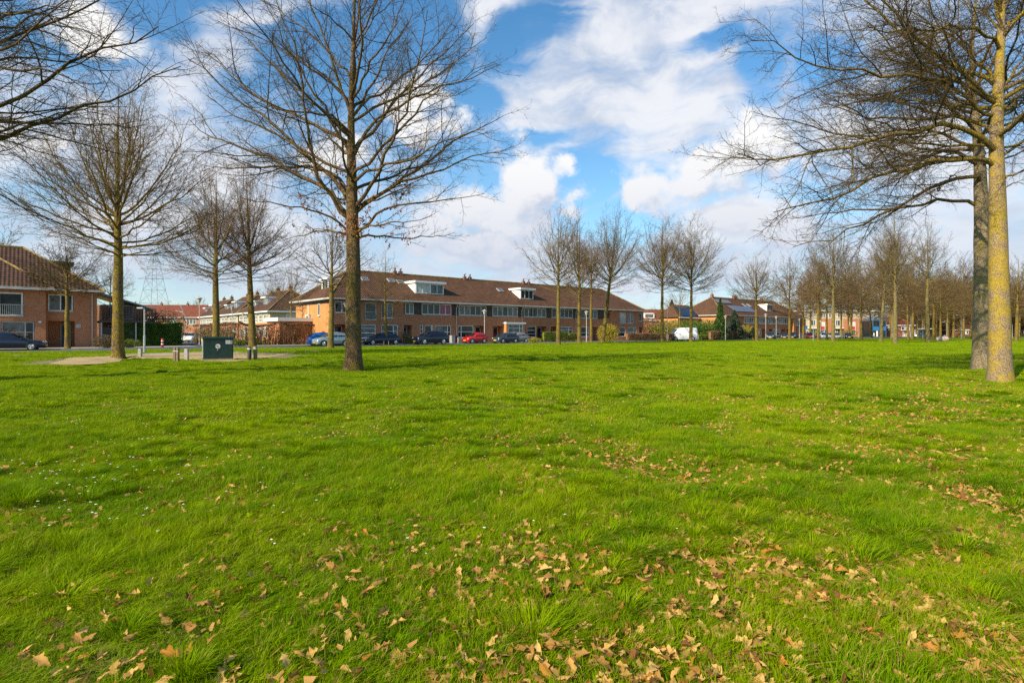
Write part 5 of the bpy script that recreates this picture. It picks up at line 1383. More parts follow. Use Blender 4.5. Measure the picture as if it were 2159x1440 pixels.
MB().box(0, 4.6, .1, 6, 0, 5.6).build('glass_wall', M['glass'], r)
ar = [(0, 5.6)]+[(2.3-2.3*math.cos(q), 5.6+1.5*math.sin(q)) for q in np.linspace(0, math.pi, 12)][1:-1]+[(4.6, 5.6)]
MB().prism(ar, 0.1, 6).build('arched_roof', M['glass2'], r)
MB().tube([(q[0], .04, q[1]) for q in ar], .14, 6).build('arch_frame', M['blue'], r)
bl = MB()
for q in (0, 2.2, 4.45): bl.box(q, q+.15, 0, .097, 0, 5.6)
bl.box(.15, 4.45, 0, .096, 2.2, 3.6); bl.box(.15, 2.2, -.02, .09, 0, .2); bl.build('blue_frame', M['blue'], r)
MB().box(.2, .5, -.05, .09, .3, 1.4).build('door_panel', M['white'], r); MB().box(1.2, 1.7, -.05, .09, .2, 2.1).build('door_panel', M['white'], r)
MB().tube([(7.6, .5, 3.1), (7.6, .5, 0)], .1, 8).build('canopy_post', M['white'], r); MB().box(5.25, 7.8, -.6, 2, 3.1, 3.3).build('canopy', M['greyboard'], r)
o = at(1868, 200); fr = Fr((o.x, o.y), math.radians(-4), 'community_building', 'low red brick building with a clay coloured roof right of the blue entrance', 'building'); r = fr.root
MB().box(0, 9.5, 0, 10, 0, 4.0).build('wall', M['brick_dark'], r); hip_roof(r, -.3, 9.8, -.4, 10.4, 4.1, 3.0, .3, 3, tiles='tiles_red', fascia='white')
window(r, .8, 3.4, 2.3, 3.6, -.05, 2, (), ['blind'], fw=.15); window(r, 5.2, 8.0, 2.3, 3.6, -.05, 3, (), ['glass', 'blind'], fw=.15)
fe = MB()
for q in np.arange(4.6, 10.5, .5): fe.box(q, q+.16, -2.0, -1.9, 0, 1.6+.35*math.sin(q*2))
fe.box(4.6, 10.4, -1.89, -1.85, .7, .8); fo = fe.build('picket_fence', M['white'], None); fo.location = fr.O; fo.rotation_euler.z = fr.a; tag(fo, 'white picket fence in front of the low red brick building', 'fence')
for px, Yd, wd, h, mt, lab in ((1999, 240, 16, 4.8, 'brick', 'far brick row seen between the trunks beside the two tall street lights'), (2052, 225, 9, 4.8, 'brick_dark', 'far dark brick house just left of the plain grey trunk'), (2128, 250, 13, 4.6, 'brick_pale', 'far pale house low at the right edge')):
    o = at(px-wd*F/Yd/2, Yd); fr = Fr((o.x, o.y), 0, 'house', lab, 'house'); r = fr.root
    MB().box(0, wd, 0, 8, 0, h-2.2).build('wall', M[mt], r); hip_roof(r, -.4, wd+.4, -.4, 8.4, h-2.1, 2.6, .5, .5, tiles='tiles_dark', fascia='white')
    for q in np.arange(1, wd-2, 3.2): window(r, q, q+1.6, .9, 2.3, -.05, 2, (), ['blind', 'glass'], fw=.15)

# ------------------------------------------------------------------ hedges, bushes, firs
def leafy(name, quads_pts, size, m, label, cat, rngs, core=None, group=None, kind=None, asp=.6):
    g = rngs; P = np.asarray(quads_pts); n = len(P)
    d1 = nrm(g.normal(0, 1, (n, 3))); d2 = nrm(np.cross(d1, g.normal(0, 1, (n, 3)))); s = (size*g.uniform(.6, 1.3, n))[:, None]
    V = np.stack([P-d1*s, P+d2*s*asp, P+d1*s, P-d2*s*asp], 1).reshape(-1, 3); Fq = np.arange(4*n).reshape(n, 4)
    o = link(name, mesh_np(name, V, [Fq], [m])); tag(o, label, cat, group)
    if core: core.parent = o; core.matrix_parent_inverse.identity()
    return o


def hedge(a, b_, wd, h, size, m, label, n, name='hedge', seed=1, rag=.12, core_m=None):
    """a clipped hedge between two ground points: leaves through a shell over dark branches"""
    g = np.random.default_rng(seed); a = Vector((a[0], a[1], 0)); b_ = Vector((b_[0], b_[1], 0)); d = b_-a; L = d.length; d.normalize(); nn = Vector((-d.y, d.x, 0))
    u = g.uniform(0, L, n); f = g.random(n); q = g.uniform(-1, 1, n)
    dep = np.abs(g.normal(0, .10, n))
    hh = h*(1+rag*(vnoise(u, u*0, 1.2, seed)-.5))
    w = np.where(f < .42, -wd/2+dep, np.where(f < .6, wd/2-dep, q*wd/2)); z = np.where(f < .6, g.uniform(.02, 1, n)*hh, hh-dep)
    w = w+rag*.8*(vnoise(u, z, .7, seed+3)-.5)
    P = np.stack([a.x+d.x*u+nn.x*w, a.y+d.y*u+nn.y*w, z], 1)
    o = leafy(name, P, size, m, label, 'hedge', g)
    k = int(L*(16 if m == M['hedge_b'] else 7)); x = g.uniform(0, L, k); ww = g.uniform(-.3, .3, k)*wd                 # stems and branches inside
    P0_ = np.stack([a.x+d.x*x+nn.x*ww, a.y+d.y*x+nn.y*ww, 0*x], 1); P2_ = P0_+np.stack([g.normal(0, .25, k), g.normal(0, .25, k), g.uniform(.6, .95, k)*h], 1)
    Pm = (P0_+P2_)/2+g.normal(0, .06, (k, 3)); V, Fq = tubes(np.stack([P0_, Pm, P2_], 1), np.tile([.035, .024, .012], (k, 1)), 4)
    c = link('branches', mesh_np('branches', V, [Fq], [core_m or M['bark_f']])); c.parent = o
    if m != M['hedge_b'] or h < 2:
     inner = MB(); an, bn_ = (a+nn*wd*.28), (a-nn*wd*.28); 
     pts = [(a+nn*wd*.22), (b_+nn*wd*.22), (b_-nn*wd*.22), (a-nn*wd*.22)]
     hz2 = h*.9
     inner.poly([(*p.xy, hz2) for p in pts])
     for i in range(4):
        p, q_ = pts[i], pts[(i+1) % 4]; inner.poly([(*p.xy, .25), (*q_.xy, .25), (*q_.xy, hz2), (*p.xy, hz2)])
     inner.build('inner_growth', m, o)
    return o


hedge(S(-20.4, 5.6), S(-14.2, 6.6), 1.3, 2.45, .075, M['hedge_g'], 'tall clipped dark green ivy hedge on the left street corner', 15000, seed=3)
hedge(S(-9.0, 3.6), S(-.6, 3.2), 1.0, 2.5, .06, M['hedge_b'], 'tall brown beech hedge facing the street beside the long terrace', 12000, seed=4, rag=.3)
hedge(S(-9.1, 4.2), S(-9.1, 24), 1.0, 2.5, .07, M['hedge_b'], 'brown beech hedge running back along the side street', 9000, seed=5)
UD = lambda px, v: (lambda k: (k*(SO.y+v*DX)-(SO.x-v*DY))/(DX-k*DY))((px-CX)/F)
for (a, b_, v, h, mm, n, lab, sd) in ((846, 868, -1.6, 1.0, 'box', 1500, 'small bright green box hedge by the grey blue door', 6), (1146, 1195, -1.8, 1.6, 'box', 3500, 'clipped green box hedge before a ground floor window of the terrace', 7), (1200, 1219, -1.8, 1.35, 'box', 1600, 'short clipped box hedge just left of the lantern by the terrace', 8),
        (1322, 1405, -1.8, 1.35, 'hedge_b', 6000, 'low brown beech hedge at the right end of the long terrace', 9), (1101, 1143, -1.4, .55, 'box', 1800, 'very low green hedge behind the grey parked car', 10)):
    hedge(S(UD(a, v), v), S(UD(b_, v), v), .8, h, .05, M[mm], lab, n, seed=sd)
hedge(at(1408, 98), at(1441, 104), .8, 1.3, .07, M['hedge_b'], 'low brown hedge in front of the white van', 2500, seed=11)
hedge(at(1497, 112), at(1567, 122), 1.0, 1.75, .08, M['hedge_b'], 'brown hedge below the two fir trees', 4500, seed=12)
hedge(at(1572, 124), at(1592, 130), 1.0, 1.6, .08, M['hedge_b'], 'short brown hedge left of the far parked cars', 1800, seed=13)
hedge(at(1472, 108), at(1500, 118), 1.0, 1.1, .07, M['box'], 'low green hedge right of the white van', 1800, seed=14)


def bush(px, Yd, rx, ry_, h, m, label, n, size, seed, name='bush', z0=0.0, loc=None):
    g = np.random.default_rng(seed); c = loc or at(px, Yd); d = nrm(g.normal(0, 1, (n, 3))); r = g.random(n)**.4*(1+.25*(vnoise(d[:, 0]*3, d[:, 1]*3+d[:, 2], 1, seed)-.5))
    P = np.stack([c.x+d[:, 0]*r*rx, c.y+d[:, 1]*r*ry_, z0+h*(.48+.50*d[:, 2]*r)], 1); P[:, 2] = np.maximum(P[:, 2], .03)
    o = leafy(name, P, size, m, label, 'bush', g)
    k = 26; a = g.random(k)*6.28; P0_ = np.stack([c.x+.15*np.cos(a), c.y+.15*np.sin(a), 0*a], 1); P2_ = np.stack([c.x+rx*.7*np.cos(a), c.y+ry_*.7*np.sin(a), h*g.uniform(.5, .92, k)], 1); Pm = (P0_+P2_)/2+np.array([0, 0, h*.12])
    V, Fq = tubes(np.stack([P0_, Pm, P2_], 1), np.tile([.03, .02, .01], (k, 1)), 4); c_ = link('branches', mesh_np('branches', V, [Fq], [M['bark_f']])); c_.parent = o
    return o


bush(225, 52.5, 1.5, .9, 1.25, M['brownbush'], 'rounded brown leafless shrub just left of the tall mossy trunk', 2600, .05, 31)
bush(275, 54, 1.2, .7, .85, M['box'], 'low yellowish shrub just right of the tall mossy trunk', 1500, .05, 32)
bush(1283, 88, 1.8, 1.2, 2.9, M['yellowbush'], 'bright yellow green bush by the right end of the terrace', 3800, .07, 33)
bush(1365, 128, 5.5, 3, 5.0, M['hedge_b'], 'orange brown thicket right of the terrace end', 5000, .14, 34)
bush(1440, 126, 7.5, 3, 4.4, M['box'], 'green shrub mass above the white van', 8000, .13, 35)
bush(1495, 124, 6.0, 2.5, 4.4, M['hedge_g'], 'dark green shrubs before the sunlit orange side wall', 6500, .13, 36)
bush(1576, 127, 3.0, 1.6, 3.2, M['yellowbush'], 'yellow green shrub behind the short brown hedge', 2500, .1, 37)
bush(12, 50.5, 2.2, .8, 1.9, M['brownbush'], 'bare shrub with old seed heads by the lower left window', 900, .06, 38)
bush(505, 61.5, .9, .5, .7, M['box'], 'leafy green clump at the left foot of the brown hedge', 900, .06, 39)
bush(1126, 76, 1.0, .7, .9, M['yellowbush'], 'small yellow shrub by the low green hedge', 700, .05, 40)
bush(330, 67, 3.9, 1.2, 4.3, M['brownbush'], 'brownish shrub mass rising above the dark green hedge', 5500, .09, 41)
bush(1790, 205, 3.5, 2, 2.6, M['box'], 'green shrub at the foot of the apartment block', 1200, .14, 42)
bush(1712, 180, 5, 2, 2.2, M['hedge_g'], 'dark shrubs left of the round blue sign', 1500, .14, 43)
bush(1010+84-240, 69.5, .8, .6, 1.7, M['brownbush'], 'brown green shrub left of the grey blue door', 900, .05, 44)


def fir(px, Yd, H, R, m, label, seed, tiers=34, n=9000, size=.14):
    g = np.random.default_rng(seed); c = at(px, Yd); f = g.random(n)**.72; z = .5+(H-.5)*f
    ph = g.random(n)*6.28; rr = R*(1-f)**.85*(.55+.6*vnoise(ph*2.2, z*1.6, 1, seed))*(.75+.35*np.abs(np.sin(z*2.1+ph)))*g.uniform(.25, 1, n)**.4
    P = np.stack([c.x+rr*np.cos(ph), c.y+rr*np.sin(ph), z-.25*rr], 1); root = empty('fir_tree', (c.x, c.y, 0), 0, label, 'tree')
    P = P-np.array([c.x, c.y, 0]); o = leafy('crown', P, size, m, None, None, g); o.parent = root
    MB().tube([(0, 0, 0), (0, 0, H*.97)], [.16, .02], 8).build('trunk', M['bark_f'], root)


fir(1519, 115, 8.4, 1.9, M['fir'], 'slim pointed bright green fir before the second terrace', 51)
fir(1549, 121, 6.2, 3.0, M['fir2'], 'broad bluish fir to the right of the slim fir', 52)
fir(1417, 135, 9.3, 3.1, M['brownbush'], 'brownish conifer behind the flat headed street light', 53, n=7000)
fir(1588, 100+25, 2.6, 1.6, M['fir2'], 'small dark conifer right of the broad bluish fir', 54, n=1500)


# ------------------------------------------------------------------ vehicles
def car(px, Yd, head, col, label, kind='hatch', L=4.0, W=1.7, H=1.48, group=None, name='parked_car', rim='rim', glass='glass', mats=None, cx=0):
    """head: direction of the nose in degrees, 0 = +x of the street"""
    # x from the nose backwards
    if kind == 'sedan':
        xs = [0, .03, .10, .27, .34, .46, .60, .72, .86, .96, 1.0]; bz = [.50, .62, .70, .80, .84, .87, .88, .89, .90, .86, .70]; tz = [.52, .66, .75, .84, 1.0, 1.34, 1.38, 1.30, .96, .90, .74]
    elif kind == 'van':
        xs = [0, .03, .08, .17, .22, .30, .45, .70, .93, .985, 1.0]; bz = [.55, .75, .95, 1.15, 1.2, 1.25, 1.25, 1.25, 1.25, 1.25, 1.2]; tz = [.58, .85, 1.1, 1.35, 1.65, 2.05, 2.2, 2.22, 2.2, 2.14, 1.3]
    elif kind == 'suv':
        xs = [0, .03, .09, .25, .31, .44, .60, .80, .93, .98, 1.0]; bz = [.60, .78, .88, .98, 1.0, 1.02, 1.04, 1.05, 1.04, 1.0, .80]; tz = [.62, .82, .94, 1.04, 1.18, 1.58, 1.64, 1.58, 1.22, 1.04, .82]
    else:
        xs = [0, .03, .10, .24, .30, .44, .60, .80, .92, .98, 1.0]; bz = [.52, .68, .78, .88, .91, .93, .95, .96, .97, .94, .75]; tz = [.54, .74, .86, .95, 1.08, 1.42, 1.48, 1.42, 1.12, .98, .78]
    sc = H/max(tz); bz = [q*sc for q in bz]; tz = [q*sc for q in tz]; xs = [q*L for q in xs]; hw = W/2
    wf = [.80, .93, .98, 1, 1, 1, 1, 1, .98, .92, .86]
    root = empty(name, at(px, Yd), math.radians(head)+ANG, label, 'van' if kind == 'van' else 'car', group)
    rings = []
    for x, b, t_, q in zip(xs, bz, tz, wf):
        w = hw*q; cw = w*(.90 if t_-b > .2 else .96); rw = cw*(.80 if kind != 'van' else .90) if t_-b > .2 else w*.80
        ring = [(x, -w*.9, .19), (x, -w, .34), (x, -w*1.0, b*.72), (x, -w*.985, b-.05), (x, -cw, b), (x, -(cw*.35+rw*.65), b+(t_-b)*.72), (x, -rw*.93, t_-.03), (x, -rw*.55, t_)]
        ring += [(p[0], -p[1], p[2]) for p in reversed(ring)]; rings.append([Vector((p[0]-L/2, p[1], p[2])) for p in ring])
    b = MB(); n = len(rings[0])
    for i in range(len(rings)-1):
        for j in range(n): b.poly([rings[i][j], rings[i+1][j], rings[i+1][(j+1) % n], rings[i][(j+1) % n]])
    b.poly(rings[0]); b.poly(rings[-1][::-1])
    body = b.build('body', col, root, True)
    def lerp(p, q, f): return p*(1-f)+q*f
    o_ = .012
    # side windows follow the cabin's side
    i0, i1 = (4, 8)
    if kind == 'van': i0, i1 = 3, 5
    if kind == 'sedan': i0, i1 = 4, 8
    for s in (0, 1):
        J = lambda k: k if s == 0 else n-1-k
        off = Vector((0, -o_ if s == 0 else o_, 0))
        for seg in (((4, 6), (6, 8)) if kind != 'van' else ((3.6, 5),)):
            g_ = MB(); a, e = seg; ks = [k for k in np.arange(a, e+.01, .5)]
            lo = []; hi = []
            for k in ks:
                kk = int(k); fr_ = k-kk; r0 = rings[kk]; r1 = rings[min(kk+1, len(rings)-1)]
                p4 = lerp(r0[J(4)], r1[J(4)], fr_); p5 = lerp(r0[J(5)], r1[J(5)], fr_); p6 = lerp(r0[J(6)], r1[J(6)], fr_)
                lo.append(lerp(p4, p5, .14)+off); hi.append(lerp(p5, p6, .55)+off)
            sh = .05/L
            for q in range(len(ks)-1):
                A, B2, C2, D2 = lo[q], lo[q+1], hi[q+1], hi[q]
                if q == 0: A = lerp(A, B2, .12); D2 = lerp(D2, C2, .12)
                if q == len(ks)-2: B2 = lerp(B2, A, .10); C2 = lerp(C2, D2, .10)
                g_.poly([A, B2, C2, D2] if s == 0 else [D2, C2, B2, A])
            g_.build('window', M[glass], root)
    def pane(i, j, up, nm='windscreen'):
        g_ = MB(); r0, r1 = rings[i], rings[j]
        A, B2 = lerp(r0[5], r0[4], .3), lerp(r0[n-6], r0[n-5], .3); C2, D2 = r1[n-7], r1[6]
        C2, D2 = lerp(C2, B2, .08), lerp(D2, A, .08)
        q = [lerp(A, B2, .04)+up, lerp(B2, A, .04)+up, C2+up, D2+up]; g_.poly(q); g_.build(nm, M[glass], root)
    pane(3 if kind != 'van' else 2, 5, Vector((-.02, 0, .035)))
    if kind != 'van': pane(9, 7, Vector((.03, 0, .05)), 'rear_window')
    else:
        for s in (-1, 1): MB().box(L/2+.002, L/2+.016, s*hw*.45-.28, s*hw*.45+.28, 1.3*sc, 1.85*sc).build('rear_window', M['glass'], root)
    # wheels with arches
    wr = .31 if kind not in ('suv', 'van') else .35
    for x in (L*.185, L*.80):
        for s in (-1, 1):
            y = s*(hw-.10)
            ax = [(x-L/2, y-s*.1, wr), (x-L/2, y+s*.125, wr)]
            w = MB().tube(ax, wr, 18).build('wheel', M['black'], root, False)
            MB().tube([(x-L/2, y+s*.124, wr), (x-L/2, y+s*.138, wr)], wr*.66, 14).build('rim', M[rim], w)
            ar = MB(); pts = [(x-L/2+(wr+.06)*math.cos(q), wr+(wr+.06)*math.sin(q)) for q in np.linspace(-.25, math.pi+.25, 12)]
            ar.prism(pts, s*(hw+.004)-.01, s*(hw+.004)+.01); ar.build('wheel_arch', M['black'], root)
            sp_ = MB()
            for q in range(5):
                a = q*1.2566; sp_.box(0, 0, 0, 0, 0, 0) if False else sp_.tube([(x-L/2, y+s*.142, wr), (x-L/2+wr*.6*math.cos(a), y+s*.142, wr+wr*.6*math.sin(a))], .035, 4)
            sp_.build('spokes', M['rim'], w)
    for s in (-1, 1):
        MB().lathe([(0, -.09), (.10, -.05), (.13, 0), (.10, .05), (0, .09)], (-L/2+.17, s*hw*.70, bz[1]*.98), 8).build('headlight', M['headl'], root, True)
        MB().box(L/2-.10, L/2+.012, s*hw*.78-.12, s*hw*.78+.12, bz[8]*.72, bz[8]*.98).build('tail_light', M['taill'], root)
        m_ = MB(); m_.box(-L/2+L*.30, -L/2+L*.30+.12, s*(hw+.10)-.09, s*(hw+.10)+.07, bz[3]+.03, bz[3]+.19); m_.build('wing_mirror', col, root)
    MB().box(-L/2-.02, -L/2+.03, -.26, .26, .36, .48).build('number_plate', M['plate'], root)
    MB().box(L/2-.02, L/2+.02, -.26, .26, .52, .64).build('number_plate', M['plate'], root)
    MB().box(-L/2-.012, -L/2+.05, -hw*.55, hw*.55, .20, .32).build('grille', M['black'], root)
    # sill and bumper line
    MB().box(-L/2+L*.27, -L/2+L*.72, -hw-.004, hw+.004, .17, .27).build('side_skirt', M['black'], root)
    return root


def paint(name, c, metal=.25): return mat(name, c, .28, .05, 2, metal=metal, coat=.7)


NAVY = paint('navy_paint', (.012, .018, .035)); BLK = paint('black_paint', (.012, .012, .014)); REDP = paint('red_paint', (.55, .012, .012), 0); BLU = paint('blue_paint', (.01, .12, .42)); SILV = paint('pale_green_silver_paint', (.36, .44, .42), .5)
DSL = paint('slate_paint', (.035, .055, .07)); GRY = paint('grey_paint', (.25, .25, .26)); WHT = paint('white_van_paint', (.78, .78, .78), 0); SLB = paint('steel_blue_paint', (.07, .14, .26))
car(20, 45.5, 172, NAVY, 'dark navy car cut off by the left edge of the picture', 'sedan', 4.7, 1.85, 1.47)
car(688, 61.5, 180, BLU, 'bright blue hatchback seen from its tail, half hidden by the silver car', 'hatch', 4.0, 1.7, 1.48).rotation_euler.z = ANG+math.radians(-12)+math.pi
car(700, 59.6, 0, SILV, 'pale silver green hatchback between the big oak and the mossy tree', 'hatch', 3.75, 1.68, 1.50)
car(804, 66.8, 0, NAVY, 'long dark blue saloon behind the small low branched tree', 'sedan', 4.75, 1.8, 1.42)
car(908, 69.5, 0, NAVY, 'dark navy off roader with alloy wheels left of the red car', 'suv', 4.45, 1.85, 1.68)
car(1001, 75.6, 4, REDP, 'small bright red hatchback', 'hatch', 3.45, 1.62, 1.47)
car(1066, 77.6, 4, DSL, 'dark slate hatchback just right of the red car', 'hatch', 3.85, 1.68, 1.46)
car(1089, 81.5, 0, GRY, 'grey car hidden behind the dark slate hatchback', 'hatch', 3.8, 1.68, 1.5)
car(1439, 101, -36, WHT, 'white panel van behind the low brown hedge', 'van', 5.0, 1.95, 2.35, name='parked_van')
car(404, 86, 60, WHT, 'white hatchback parked up the side street', 'hatch', 4.0, 1.7, 1.5)
car(474, 84, 60, SLB, 'blue car just above the green utility cabinet', 'hatch', 4.0, 1.7, 1.5)
for px, Yd, hd, c, kd, lab in ((1626, 127, 20, NAVY, 'suv', 'dark navy car at the left end of the far car park'), (1655, 136, 22, BLK, 'sedan', 'black car second from the left in the far car park'), (1671, 138, 22, NAVY, 'suv', 'dark navy car third from the left in the far car park'),
        (1697, 152, 25, SLB, 'hatch', 'steel blue car behind the red car in the far car park'), (1707, 138, 25, REDP, 'sedan', 'red car in the far car park'), (1727, 158, 25, DSL, 'suv', 'grey blue car between red and white cars in the far car park'),
        (1738, 142, 25, WHT, 'hatch', 'white car in the far car park'), (1752, 152, 25, GRY, 'hatch', 'grey car half behind the straight trunk in the far car park'), (1764, 146, 25, SILV, 'sedan', 'silver car right of the straight trunk in the far car park'), (1788, 141, 28, NAVY, 'sedan', 'dark saloon at the right end of the far car park')):
    car(px, Yd, hd, c, lab, kd, 4.3, 1.75, 1.62 if kd == 'suv' else 1.46, 'cars in the far car park')
car(1936, 190, 10, WHT, 'tiny white car in the distance left of the bus shelter', 'hatch', 4, 1.7, 1.5)

# ------------------------------------------------------------------ street furniture
def lantern(px, Yd, H, label, group='street lanterns'):
    r = empty('street_lantern', at(px, Yd), 0, label, 'street lamp', group)
    MB().tube([(0, 0, 0), (0, 0, 1.1), (0, 0, 1.15), (0, 0, H-.62)], [.075, .075, .05, .045], 10).build('pole', M['lampgrey'], r)
    MB().lathe([(.0, 0), (.10, 0), (.13, .05), (.24, .42), (.25, .45)], (0, 0, H-.66), 14).build('lantern_glass', M['lampglass'], r, True)
    MB().lathe([(.25, 0), (.36, .02), (.36, .06), (.12, .15), (.05, .17), (.04, .24), (0, .26)], (0, 0, H-.21), 14).build('lantern_cap', M['lampgrey'], r, True)
    return r


for px, Yd, H, lab in ((421, 68, 5.7, 'tall street lantern just left of the cabinet, against the pale terrace'), (490, 86, 5.5, 'street lantern right above the green utility cabinet'), (513, 118, 5.6, 'street lantern beyond the brown hedge, touching the leaning mossy trunk'), (480, 130, 5.3, 'farthest street lantern between the two mossy trunks'),
        (730, 67.5, 5.0, 'street lantern half hidden by the big oak trunk'), (1022, 77, 4.55, 'street lantern standing behind the red car'), (1237, 88, 4.8, 'street lantern among the four trees before the terrace'),
        (1530, 108, 4.7, 'street lantern by the slim green fir'), (1615, 110, 5.1, 'street lantern at the left end of the far car park'), (1637, 128, 5.2, 'street lantern behind the first dark cars of the far car park'), (1686, 150, 5.2, 'street lantern before the pier of the second terrace'), (1730, 165, 5, 'street lantern by the round blue sign')):
    lantern(px, Yd, H, lab)


def pole_light(px, Yd, H, label, arm=.9, side=-1, two=False):
    r = empty('street_light', at(px, Yd), 0, label, 'street light')
    MB().tube([(0, 0, 0), (0, 0, 1.2), (0, 0, 1.22), (0, 0, H)], [.075, .075, .05, .045], 8).build('pole', M['metal'], r)
    for s in ((-1, 1) if two else (side,)):
        MB().tube([(0, 0, H-.04), (s*arm, 0, H+.02)], .03, 6).build('arm', M['metal'], r)
        a, b_ = sorted((s*arm*.55, s*(arm+.35))); MB().box(a, b_, -.12, .12, H+.03, H+.12).build('lamp_head', M['lampgrey'], r)
    return r


pole_light(305, 40.5, 3.1, 'thin grey post with a small head beside the ivy hedge', .12)
pole_light(1408, 92, 6.1, 'flat headed street light among the trees right of the long terrace')
pole_light(1715, 100, 5.3, 'plain grey lamp post in front of the red parked car', .3)
for px, Yd, H, lab, two in ((1810, 150, 5.2, 'thin street light before the red panels of the apartment block', False), (1882, 120, 6.2, 'tall street light left of the nearest far trunk', False), (1860, 150, 5.0, 'street light by the blue entrance canopy', False), (1921, 140, 5.4, 'street light before the low red building', False), (1946, 150, 4.8, 'street light at the left of the bus shelter', False),
        (1969, 130, 5.6, 'street light right of the pale trunk', False), (1996, 150, 4.2, 'small street light left of the two tall ones far right', False), (1999.5, 170, 5.0, 'slightly taller distant street light just right of the small one', False), (2027, 130, 5.4, 'tall double headed street light far right', True), (2135, 150, 3.6, 'pale thin post right of the yellow trunk', False)):
    pole_light(px, Yd, H, lab, .8, -1, two)
for px, Yd, H, lab in ((386, 96, 6.7, 'curved arm street light above the dark green hedge'), (392, 140, 6.8, 'curved street light behind the end of the green hedge')):
    r = empty('curved_street_light', at(px, Yd), 0, lab, 'street light')
    MB().tube([(0, 0, 0), (0, 0, H-1.6), (-.25, 0, H-.9), (-.9, 0, H-.3), (-2.0, 0, H)], [.08, .06, .05, .05, .04], 8).build('pole', M['metal'], r); MB().box(-2.6, -2.0, -.12, .12, H-.05, H+.07).build('lamp_head', M['lampgrey'], r)

# utility cabinet
c0 = at(460, 29.2); r = empty('utility_cabinet', c0, math.radians(33), 'dark green metal utility cabinet with stickers on the paved patch', 'cabinet')
r.scale = (.90, .80, 1.0)
MB().box(-.80, .80, -.35, .35, .0, .06).build('plinth', M['concrete'], r)
MB().box(-.76, .76, -.32, .32, .06, 1.12).build('body', M['cabinet'], r)
MB().prism([(-.82, 1.12), (.82, 1.12), (.82, 1.17), (.78, 1.21), (-.78, 1.21), (-.82, 1.17)], -.38, .38).build('lid', M['cabinet_l'], r)
MB().box(-.70, -.02, -.333, -.3205, .12, 1.06).build('door', M['cabinet'], r); MB().box(.0, .70, -.333, -.3205, .12, 1.06).build('door', M['cabinet'], r)
MB().box(-.066, -.03, -.352, -.3335, .5, .66).build('handle', M['metal'], r)
lb = MB().box(.36, .70, -.341, -.3335, .84, 1.03).build('notice_label', M['sticker'], r)
MB().box(.60, .655, -.346, -.3415, .90, 1.03).build('blue_stripe', M['blue'], lb); MB().box(.60, .655, -.3465, -.3415, .865, .898).build('red_stripe', M['redpaint'], lb)
vt = MB()
for z_ in (.90, .93, .96, .99):
    for x_ in (-.62, .10): vt.box(x_, x_+.22, -.3375, -.3335, z_, z_+.012)
vt.build('vents', M['black'], r)
MB().box(-.75, .75, -.3245, -.3205, .062, .115).build('mud_splash', M['wood'], r)
tx = MB()
for k, w_ in enumerate((.16, .19, .14, .18, .12)): tx.box(.39, .39+w_, -.3435, -.3415, 1.0-.028*k, 1.008-.028*k)
tx.build('print_lines', M['greyboard'], lb)
st = MB(); st.tube([(-.03, -.345, .72), (-.03, -.334, .72)], .125, 20); so = st.build('round_sticker', M['sticker'], r)
rb = MB(); rb.tube([(-.07, -.349, .74), (-.07, -.3455, .74)], .045, 10); rb.box(-.02, .04, -.349, -.3455, .66, .70); rb.build('sticker_print', mat('faded_pink_print', (.42, .16, .13), .6), so)
MB().box(-.772, -.7605, -.28, .28, .14, 1.04).build('sunlit_side', M['metal'], r)  # pale plate puts the sun's brightness on the green left face

# bollards
def bollard(px, py, h, rad, kind, label):
    c = gp(px, py); r = empty('bollard', (c[0], c[1], float(gh(c[0], c[1]))-.02), 0, label, 'bollard', 'bollards round the paved patch')
    if kind == 'wood':
        for dx in (-.07, .07): MB().prism([(dx-.055, 0), (dx+.055, 0), (dx+.055, h-.03), (dx+.03, h), (dx-.045, h)], -.07, .07).build('post', M['wood'], r)
        MB().box(-.13, .13, -.078, -.071, h*.72, h*.78).build('strap', M['metal'], r)
    elif kind == 'grey':
        MB().prism([(-rad, 0), (rad, 0), (rad, h-.03), (rad-.03, h), (-rad+.03, h), (-rad, h-.03)], -rad, rad).build('post', M['concrete'], r)
    else:
        MB().lathe([(rad, 0), (rad, h*.94), (rad*.6, h), (0, h)], (0, 0, 0), 12).build('post', M['black' if kind == 'black' else 'wood'], r, True)
        MB().lathe([(rad+.004, 0), (rad+.004, .05)], (0, 0, h*.80), 12).build('band', M['fascia'], r); MB().lathe([(rad+.004, 0), (rad+.004, .02)], (0, 0, h*.90), 12).build('band', M['fascia'], r)


bollard(372, 762.5, .70, .1, 'wood', 'split wooden post pair at the left end of the paved patch')
bollard(394, 760.5, .62, .08, 'grey', 'square grey concrete bollard just right of the split wooden posts')
bollard(296, 752, .50, .08, 'grey', 'short grey concrete bollard near the thin grey post')
bollard(526.5, 759.5, .73, .095, 'black', 'round black banded bollard right of the cabinet')
bollard(539, 759, .75, .095, 'round', 'round weathered wooden bollard next to the black one')
r = empty('bollard', at(343, 54), 0, 'small red and white striped post before the ivy hedge', 'bollard')
MB().lathe([(.11, 0), (.10, .8), (.06, .86), (0, .88)], (0, 0, 0), 12).build('post', M['redpaint'], r, True)
for q in (.3, .58): MB().lathe([(.112, 0), (.110, .1)], (0, 0, q), 12).build('band', M['white'], r)
r = empty('marker_post', at(427, 62), 0, 'small yellow topped marker post left of the cabinet', 'post'); MB().box(-.06, .06, -.06, .06, 0, .5).build('post', M['greyboard'], r); MB().box(-.07, .07, -.07, .07, .5, .95).build('cap', M['plate'], r)

